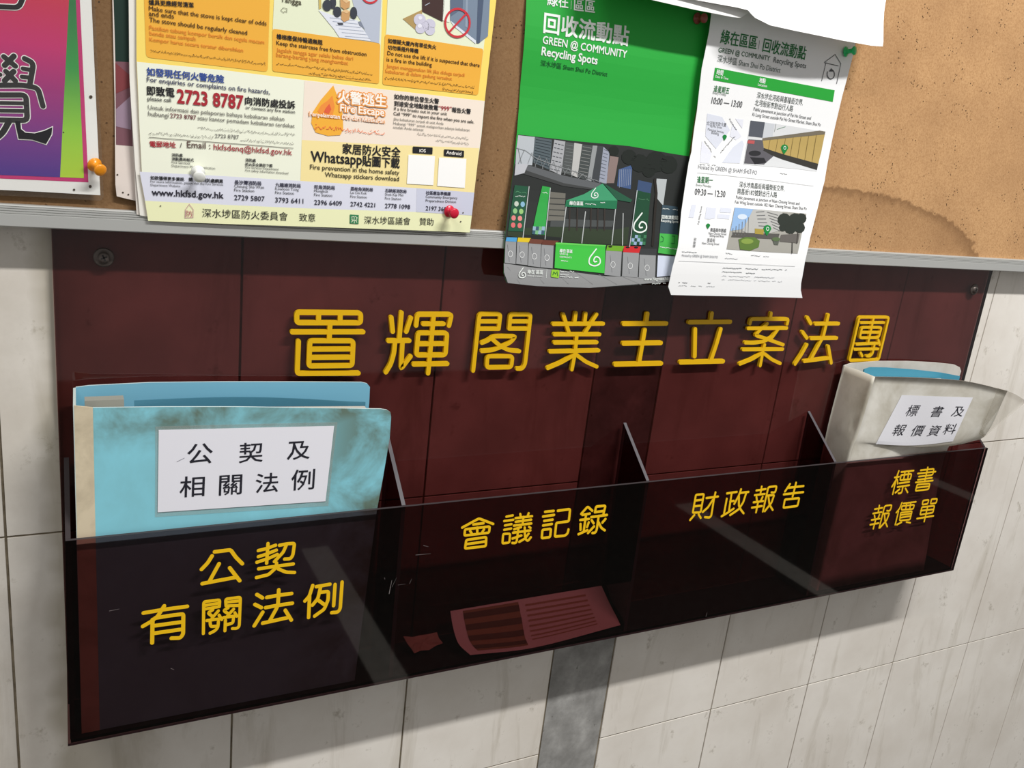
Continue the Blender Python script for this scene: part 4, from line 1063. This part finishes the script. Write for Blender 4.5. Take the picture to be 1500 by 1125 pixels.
# ---- blank sheets at the top
hs_ = lambda x, z: -0.030 - 0.016 * (1 - smooth(.69, .76, z))
s = Sheet(hs_)
s.base([(880, -260), (1120, -240), (1110, 10), (1085, 26), (1073, 25), (1048, 20), (1017, 14), (960, 1), (880, -18)], plain(236, 236, 234, .7))
s.build('notice_sheet', 'blank shaded sheet tucked under the larger white notice at the top', 'paper', 'blank notices at the top')
hw = lambda x, z: -0.036 - 0.018 * (1 - smooth(.68, .76, z)) - .004 * math.sin((x - .6) * 16)
s = Sheet(hw)
s.base([(900, -280), (1330, -250), (1305, -60), (1298, 0), (1294, 61), (1293, 68), (1277.5, 67), (1232, 59), (1164, 45), (1128, 37), (1106, 26), (1100, 20), (1096, 15), (1080, 11), (1014, -1), (900, -22)], plain(248, 248, 248, .7))
s.build('notice_sheet', 'large blank white notice sheet curling outwards at the top, above the timetable leaflet', 'paper', 'blank notices at the top')

# ---- push pins
def push_pin(px, h, label, c, tilt=(0, 0), r=1.0):
    y = -0.015
    for _ in range(8):
        P = un(px[0], px[1], y); y = h(P.x, P.z - Z0) - 0.005
    root = empty('push_pin', P)
    tag(root, label, 'push pin', 'push pins on the notice board')
    ax = Vector((tilt[0], -1, tilt[1]))
    b = MB(); m = plain(*c, .28, 0, .5)
    k = r * 1.12
    b.lathe(P, ax, [(.0034 * k, .0006), (.0048 * k, .0010), (.0052 * k, .0018), (.0046 * k, .0026), (.0026 * k, .0034), (.0022 * k, .0056), (.0023 * k, .0082), (.0032 * k, .0098), (.0043 * k, .0108), (.0044 * k, .0120), (.0036 * k, .0128), (.0012 * k, .0131)], 0, 24)
    b.build('grip', [m], root, True)
    b = MB()
    q = P - ax.normalized() * .006
    b.lathe(q, ax, [(.00005, 0), (.0005, .002), (.0005, .0068)], 0, 8)
    b.build('needle', [plain(170, 170, 172, .3, .9)], root, True)
push_pin((137, 240), lambda x, z: hr(x, z) - 0.001, 'orange push pin at the lower right corner of the rainbow poster', (240, 150, 28), (.45, -.4))
push_pin((289.5, 251), hf, 'white push pin on the lower left of the yellow fire poster', (238, 240, 234), (0, -.35))
push_pin((657, 309), hf, 'red push pin at the lower right of the yellow fire poster', (206, 24, 56), (.12, -.1))
push_pin((1237, 76), ht, 'green push pin at the upper right corner of the timetable leaflet', (30, 196, 110), (.35, .12))
push_pin((1020, 27), hg, 'brown push pin in the shade at the upper right of the green leaflet', (150, 70, 60), (.1, -.05))

# ------------------------------------------------------------------ binders and papers in the rack
def grime_mat(name, base, dirt, scale, lo, hi, amount, rough, top=None):
    m, n, l, p = new_mat(name)
    pos = position(n)
    f = ramp(n, l, noise(n, l, scale, 5, 0.6, pos, 0.4), [(lo, (0, 0, 0)), (hi, (amount,) * 3)])
    if top is not None:
        # handled most along the upper and outer edge
        sx = n.new('ShaderNodeSeparateXYZ'); l.new(pos, sx.inputs[0])
        a = maths(n, l, 'MULTIPLY', maths(n, l, 'SUBTRACT', sx.outputs['Z'], top[0]), top[1], True)
        c = maths(n, l, 'MULTIPLY', maths(n, l, 'SUBTRACT', sx.outputs['X'], top[2]), top[3], True)
        g = maths(n, l, 'MAXIMUM', a, c)
        f = maths(n, l, 'MULTIPLY', f, maths(n, l, 'ADD', g, 0.15, True))
    l.new(mixc(n, l, f, rgb(*base), rgb(*dirt)), p.inputs['Base Color'])
    p.inputs['Roughness'].default_value = rough
    return m
def prism(name, outline, y0, y1, mat, parent, edge=None):
    """upright sheet with an outline of (x, z) points, front face y0, back face y1"""
    b = MB(); n = len(outline)
    vs = [(p.x, y0, p.y) for p in outline] + [(p.x, y1, p.y) for p in outline]
    b.add(vs, [tuple(range(n)), tuple(range(2 * n - 1, n - 1, -1))], 0)
    b.f += [(i, (i + 1) % n, n + (i + 1) % n, n + i) for i in range(n)]
    b.m += [1 if edge else 0] * n
    return b.build(name, [mat] + ([edge] if edge else []), parent)
def xz(y, *px):
    return [Vector((un(u, v, y).x, un(u, v, y).z)) for u, v in px]
V2 = lambda x, z: Vector((x, z + Z0))

# ---- blue binder, left compartment
FB = Z0 + .0042
blue = empty('ring_binder', (0.14, -0.035, FB))
tag(blue, 'worn light blue binder with white paper label, in the left compartment of the rack', 'binder', 'binders in the rack')
M_BLUE = grime_mat('blue_vinyl', (138, 210, 226), (96, 112, 96), 16, .38, .62, .95, .38, (Z0 + .268, 30, .185, 11))
M_BLUEIN = plain(120, 180, 204, .4)
M_BEDGE = plain(214, 232, 232, .4)  # cover edges: bevel highlight painted in as a paler colour
M_CREAM = grime_mat('cream_tape', (214, 200, 172), (150, 136, 112), 26, .45, .75, .6, .6)
bcover = prism('front_cover', xz(-.055, (136, 597.2), (240, 596), (350, 596), (450, 597.5), (558, 599), (567, 600.5), (572, 604), (573, 611), (571, 640), (561, 700), (552, 748)) + [V2(.262, .0043), V2(.0235, .0043)], -.0550, -.0532, M_BLUE, blue, M_BEDGE)
prism('binding_strip', xz(-.055, (108.5, 594.5), (136, 597.2)) + [V2(.0235, .0043), V2(.0088, .0043)], -.0553, -.0532, M_CREAM, blue)
b = MB()
b.hexa([(.0112, -.0552, Z0 + .3128), (.0132, -.0552, Z0 + .3132), (.0112, -.0552, FB), (.0088, -.0552, FB), (.0118, -.0118, Z0 + .3165), (.0138, -.0118, Z0 + .3168), (.0112, -.0118, FB), (.0088, -.0118, FB)])
b.build('spine', [plain(196, 208, 204, .5)], blue)
prism('back_cover', xz(-.012, (111, 567.5), (130, 565), (220, 560.5), (320, 559.5), (430, 559.5), (530, 560), (538, 562), (542, 567), (541, 590)) + [V2(.262, .0043), V2(.0105, .0043)], -.0118, -.0098, M_BLUEIN, blue, M_BEDGE)
b = MB()
b.hexa([(.028, -.0520, Z0 + .3045), (.262, -.0520, Z0 + .2945), (.250, -.0520, FB), (.026, -.0520, FB), (.028, -.0400, Z0 + .3065), (.262, -.0400, Z0 + .2975), (.250, -.0400, FB), (.026, -.0400, FB)])
b.build('page_block', [plain(176, 172, 164, .8)], blue)
b = MB(); b.box(.020, .050, -.0385, -.026, Z0 + .2, Z0 + .3125)
b.build('page_block', [plain(150, 150, 140, .8)], blue)
b = MB()
for k in range(13):
    t = k / 12
    x = .058 + .205 * t
    y = -.0385 + .017 * math.sin(math.pi * min(1, t * 1.05)) * .8
    b.v += [(x, y, Z0 + .311 - .010 * t), (x, y, FB), (x, y + .0012, Z0 + .311 - .010 * t), (x, y + .0012, FB)]
    if k:
        q = 4 * k - 4
        for f in ((q, q + 4, q + 5, q + 1), (q + 2, q + 6, q + 7, q + 3), (q, q + 4, q + 6, q + 2), (q + 1, q + 5, q + 7, q + 3)):
            b.f.append(f); b.m.append(0)
b.build('divider_sheet', [plain(72, 128, 150, .5)], blue)
s = Sheet(lambda x, z: -.0554, 0); s.CUT = 1
s.base([(227.5, 625), (330, 622), (494.5, 618.5), (487, 680), (481, 741), (227, 757.5), (227.5, 690)], film('clear_pocket_film', (.93, .94, .93), .12), .0002)
pocket = s.build('label_pocket', parent=blue); pocket.parent = bcover
s = Sheet(lambda x, z: -.0558, 0); s.CUT = 1
s.base([(232.5, 630), (489.5, 624), (476.8, 734.3), (231, 750.5)], plain(232, 232, 240, .6), .0003)
zl = Z(225, 620, 5.556)
KM = ink(34, 34, 44)
for ch, x0, x1, yb in (('公', 275, 478, 318), ('契', 695, 886, 306), ('及', 1086, 1268, 283), ('相', 212, 412, 586), ('關', 532, 716, 570), ('法', 828, 1010, 552), ('例', 1118, 1305, 530)):
    q = zl((x0, yb + 3), (x1, yb - 9)); s.text(ch, q[0], q[1], KM, .008, 2, .92)
s.line(zl((190, 312), (250, 282)), .8, ink(160, 160, 168), 2)
lab_ = s.build('paper_label', parent=blue); lab_.parent = bcover

# ---- white binder, right compartment
class Patch:
    """curved sheet through a grid of points"""
    def __init__(s, C): s.C = C
    def S(s, a, c):
        R = len(s.C) - 1; K = len(s.C[0]) - 1
        def row(P):
            t = max(-.2, min(K + .2, a * K)); i = max(0, min(K - 1, int(math.floor(t)))); f = t - i
            p1, p2 = P[i], P[i + 1]
            p0 = P[i - 1] if i else p1 * 2 - p2
            p3 = P[i + 2] if i + 2 <= K else p2 * 2 - p1
            return .5 * (2 * p1 + (p2 - p0) * f + (2 * p0 - 5 * p1 + 4 * p2 - p3) * f * f + (3 * p1 - p0 - 3 * p2 + p3) * f ** 3)
        t = max(-.2, min(R + .2, c * R)); j = max(0, min(R - 1, int(math.floor(t)))); f = t - j
        p1, p2 = row(s.C[j]), row(s.C[j + 1])
        p0 = row(s.C[j - 1]) if j else p1 * 2 - p2
        p3 = row(s.C[j + 2]) if j + 2 <= R else p2 * 2 - p1
        return .5 * (2 * p1 + (p2 - p0) * f + (2 * p0 - 5 * p1 + 4 * p2 - p3) * f * f + (3 * p1 - p0 - 3 * p2 + p3) * f ** 3)
    def N(s, a, c):
        e = .004
        n = (s.S(a + e, c) - s.S(a - e, c)).cross(s.S(a, c + e) - s.S(a, c - e)).normalized()
        return n if n.y < 0 else -n
    def find(s, u, v, a=.5, c=.15):
        for _ in range(30):
            p = prj(s.S(a, c)); e = 1e-4
            pa = prj(s.S(a + e, c)); pc = prj(s.S(a, c + e))
            j11, j12, j21, j22 = (pa[0] - p[0]) / e, (pc[0] - p[0]) / e, (pa[1] - p[1]) / e, (pc[1] - p[1]) / e
            dt = j11 * j22 - j12 * j21
            du, dv = u - p[0], v - p[1]
            da, dc = (du * j22 - dv * j12) / dt, (dv * j11 - du * j21) / dt
            a += max(-.2, min(.2, da)); c += max(-.2, min(.2, dc))
            if abs(du) + abs(dv) < .02: break
        return a, c
    def on(s, u, v, lift, **k):
        a, c = s.find(u, v, **k)
        return s.S(a, c) + s.N(a, c) * lift
    def mesh(s, mb, n=24, m=24, th=.0016, mat=0, a0=0, a1=1):
        b = len(mb.v)
        for sgn in (0, 1):
            for j in range(m + 1):
                for i in range(n + 1):
                    a, c = a0 + (a1 - a0) * i / n, j / m
                    mb.v.append(tuple(s.S(a, c) - s.N(a, c) * th * sgn))
        k = (n + 1) * (m + 1)
        ix = lambda i, j, t: b + t * k + j * (n + 1) + i
        for j in range(m):
            for i in range(n):
                for t in (0, 1):
                    mb.f.append((ix(i, j, t), ix(i + 1, j, t), ix(i + 1, j + 1, t), ix(i, j + 1, t))); mb.m.append(mat)
        for i in range(n):
            for j in (0, m):
                mb.f.append((ix(i, j, 0), ix(i + 1, j, 0), ix(i + 1, j, 1), ix(i, j, 1))); mb.m.append(mat)
        for j in range(m):
            for i in (0, n):
                mb.f.append((ix(i, j, 0), ix(i, j + 1, 0), ix(i, j + 1, 1), ix(i, j, 1))); mb.m.append(mat)
def bil(q, a, c):
    return tuple((q[0][k] * (1 - a) + q[1][k] * a) * (1 - c) + (q[3][k] * (1 - a) + q[2][k] * a) * c for k in (0, 1))

white = empty('ring_binder', (1.03, -0.035, FB))
tag(white, 'bulging off-white plastic binder with slanted label, in the right compartment of the rack', 'binder', 'binders in the rack')
M_WHT = grime_mat('white_vinyl', (222, 219, 210), (166, 158, 138), 15, .42, .7, .75, .3)
M_WHT2 = grime_mat('white_vinyl_back', (206, 202, 194), (168, 160, 146), 20, .45, .75, .5, .35)
M_SPINE = grime_mat('cream_vinyl', (226, 222, 208), (172, 164, 144), 20, .42, .72, .7, .3)
P3 = lambda x, y, z: Vector((x, y, Z0 + z))
cover = Patch([[un(1282, 552, -.064), un(1345, 553.5, -.075), un(1414.5, 558.6, -.095), un(1476, 572.5, -.118)],
               [un(1257, 636, -.0605), un(1325, 648, -.066), un(1392, 650, -.088), un(1440, 641, -.100)],
               [un(1243, 677, -.0575), P3(.985, -.0575, .2), P3(1.06, -.0575, .2), P3(1.125, -.0575, .2)],
               [P3(.922, -.0545, .0043), P3(.98, -.0545, .0043), P3(1.06, -.0545, .0043), P3(1.14, -.0545, .0043)]])
b = MB(); cover.mesh(b, 24, 27); wcover = b.build('front_cover', [M_WHT], white, True)
spine = Patch([[un(1237, 535.5, -.006), un(1260, 543, -.036), un(1282, 552, -.064)],
               [un(1218, 608, -.006), un(1236, 622, -.034), un(1257, 636, -.0605)],
               [P3(.935, -.006, .197), P3(.932, -.034, .197), un(1243, 677, -.0575)],
               [P3(.930, -.006, .0043), P3(.926, -.032, .0043), P3(.922, -.0545, .0043)]])
b = MB(); spine.mesh(b, 12, 24, .0016)
b.build('spine', [M_SPINE], white, True)
prism('back_cover', xz(-.008, (1237, 535.5), (1248, 532), (1287, 529), (1330, 529), (1372, 531), (1398, 534), (1406, 538), (1408, 544), (1405, 552)) + [V2(1.165, .0043), V2(.926, .0043)], -.008, -.006, M_WHT2, white)
prism('divider_sheet', xz(-.026, (1266, 541), (1275, 538), (1300, 538.5), (1340, 541.5), (1380, 546), (1406, 551)) + [V2(1.14, .0043), V2(.935, .0043)], -.0265, -.0245, plain(66, 142, 168, .5), white)
b = MB()
b.hexa([(.952, -.050, Z0 + .302), (1.115, -.050, Z0 + .296), (1.115, -.050, FB), (.94, -.050, FB), (.952, -.0285, Z0 + .303), (1.115, -.0285, Z0 + .297), (1.115, -.0285, FB), (.94, -.0285, FB)])
b.build('page_block', [plain(214, 212, 206, .8)], white)
flap = Patch([[un(1462, 569, -.1185), un(1484, 576, -.1195), un(1504, 588, -.120)], [un(1434, 636, -.1015), un(1438, 638, -.1015), un(1441, 641, -.1015)]])
b = MB(); flap.mesh(b, 8, 8, .0002); b.build('clear_flap', [film('clear_flap_film', (.95, .94, .92), .16)], white, True)
LQ = [(1320.5, 578.5), (1425, 582), (1395.5, 646), (1282.5, 650)]
b = MB()
N_ = 16
for j in range(N_ + 1):
    for i in range(N_ + 1):
        u, v = bil(LQ, i / N_, j / N_)
        v += 4.0 * (j / N_) * math.sin(math.pi * i / N_)
        b.v.append(tuple(cover.on(u, v, .0006)))
for j in range(N_):
    for i in range(N_):
        q = j * (N_ + 1) + i
        b.f.append((q, q + 1, q + N_ + 2, q + N_ + 1)); b.m.append(0)
def inv_bil(q, u, v):
    a = c = .5
    for _ in range(20):
        p = bil(q, a, c); e = 1e-4
        pa, pc = bil(q, a + e, c), bil(q, a, c + e)
        j = ((pa[0] - p[0]) / e, (pc[0] - p[0]) / e, (pa[1] - p[1]) / e, (pc[1] - p[1]) / e)
        dt = j[0] * j[3] - j[1] * j[2]; du, dv = u - p[0], v - p[1]
        a += (du * j[3] - dv * j[1]) / dt; c += (dv * j[0] - du * j[2]) / dt
    return a, c
for ch, u, v in (('標', 1336.5, 601), ('書', 1372.5, 602.5), ('及', 1403.5, 602.5), ('報', 1317, 629.5), ('價', 1344, 630.5), ('資', 1368.5, 630.5), ('料', 1391.5, 628)):
    a, c = inv_bil(LQ, u, v)
    vs, fs = text_mesh(ch)
    cx, cy = (min(q[0] for q in vs) + max(q[0] for q in vs)) / 2, (min(q[1] for q in vs) + max(q[1] for q in vs)) / 2
    out = []
    for x, y in vs:
        uu, vv = bil(LQ, a + (x - cx) * .168, c - (y - cy) * .26)
        out.append(cover.on(uu, vv, .0009))
    b.add(out, fs, 1)
lab_ = b.build('paper_label', [plain(232, 232, 238, .6), KM], white); lab_.parent = wcover

# ---- loose papers lying in the second compartment
yb_ = -.008
sheet = Patch([[un(659.7, 895, yb_), un(767, 877, yb_), un(881, 858, yb_)],
               [un(664, 920, -.028), un(773, 905, -.028), un(893, 884, -.028)],
               [un(672, 943, -.044), un(778, 932, -.045), un(903, 903, -.047)],
               [un(689, 959.5, -.0565), un(785, 948, -.0575), un(909, 915.5, -.0565)]])
b = MB(); sheet.mesh(b, 16, 18, .0003, 0)
def pq(a0, a1, c0, c1, m, lift=.0003):
    n = 6; k = len(b.v)
    for j in range(n + 1):
        for i in range(n + 1):
            a, c = a0 + (a1 - a0) * i / n, c0 + (c1 - c0) * j / n
            b.v.append(tuple(sheet.S(a, c) + sheet.N(a, c) * lift))
    for j in range(n):
        for i in range(n):
            q = k + j * (n + 1) + i
            b.f.append((q, q + 1, q + n + 2, q + n + 1)); b.m.append(m)
pq(.08, .46, .04, .90, 1, .0003)
for k in range(4):
    pq(.08, .46, .09 + .215 * k, .20 + .215 * k, 2, .0006)
for k in range(8):
    pq(.50, .88, .10 + .09 * k, .135 + .09 * k, 3, .0003)
b.build('printed_leaflet', [plain(246, 238, 234, .7), ink(170, 144, 104), ink(112, 94, 70), ink(200, 168, 136)], None)
o = [q for q in bpy.data.objects if q.name.startswith('printed_leaflet')][0]
tag(o, 'printed leaflet lying open on the floor of the second compartment, seen through the red front', 'leaflet')
ol = [(591, 932), (602, 934), (613, 931), (627, 929), (640, 926), (643, 935), (649, 942), (638, 946), (629, 952), (616, 953), (607, 957), (602, 949), (597, 943)]
r_ = random.Random(8)
b = MB()
pts = [un(u, v, -.016) for u, v in ol]
lo = min(p.z for p in pts)
pts = []
for u, v in ol:
    t = (957 - v) / 31
    pts.append(un(u, v, -.034 + .024 * t))
zmin = min(p.z for p in pts)
cen = sum(pts, Vector()) / len(pts)
mid = [cen.lerp(p, .55) + Vector((0, r_.uniform(-.001, .0005), r_.uniform(-.002, .003))) for p in pts]
n = len(pts)
for off in (0, .0004):
    sh = Vector((0, off, -off))
    b.add([p + sh for p in pts] + [p + sh for p in mid] + [cen + Vector((0, -.001, .001)) + sh],
          [(i, (i + 1) % n, n + (i + 1) % n, n + i) for i in range(n)] + [(n + i, n + (i + 1) % n, 2 * n) for i in range(n)])
tag(b.build('paper_scrap', [plain(196, 170, 150, .8)]), 'small crumpled scrap of paper lying beside the leaflet in the second compartment', 'paper scrap')
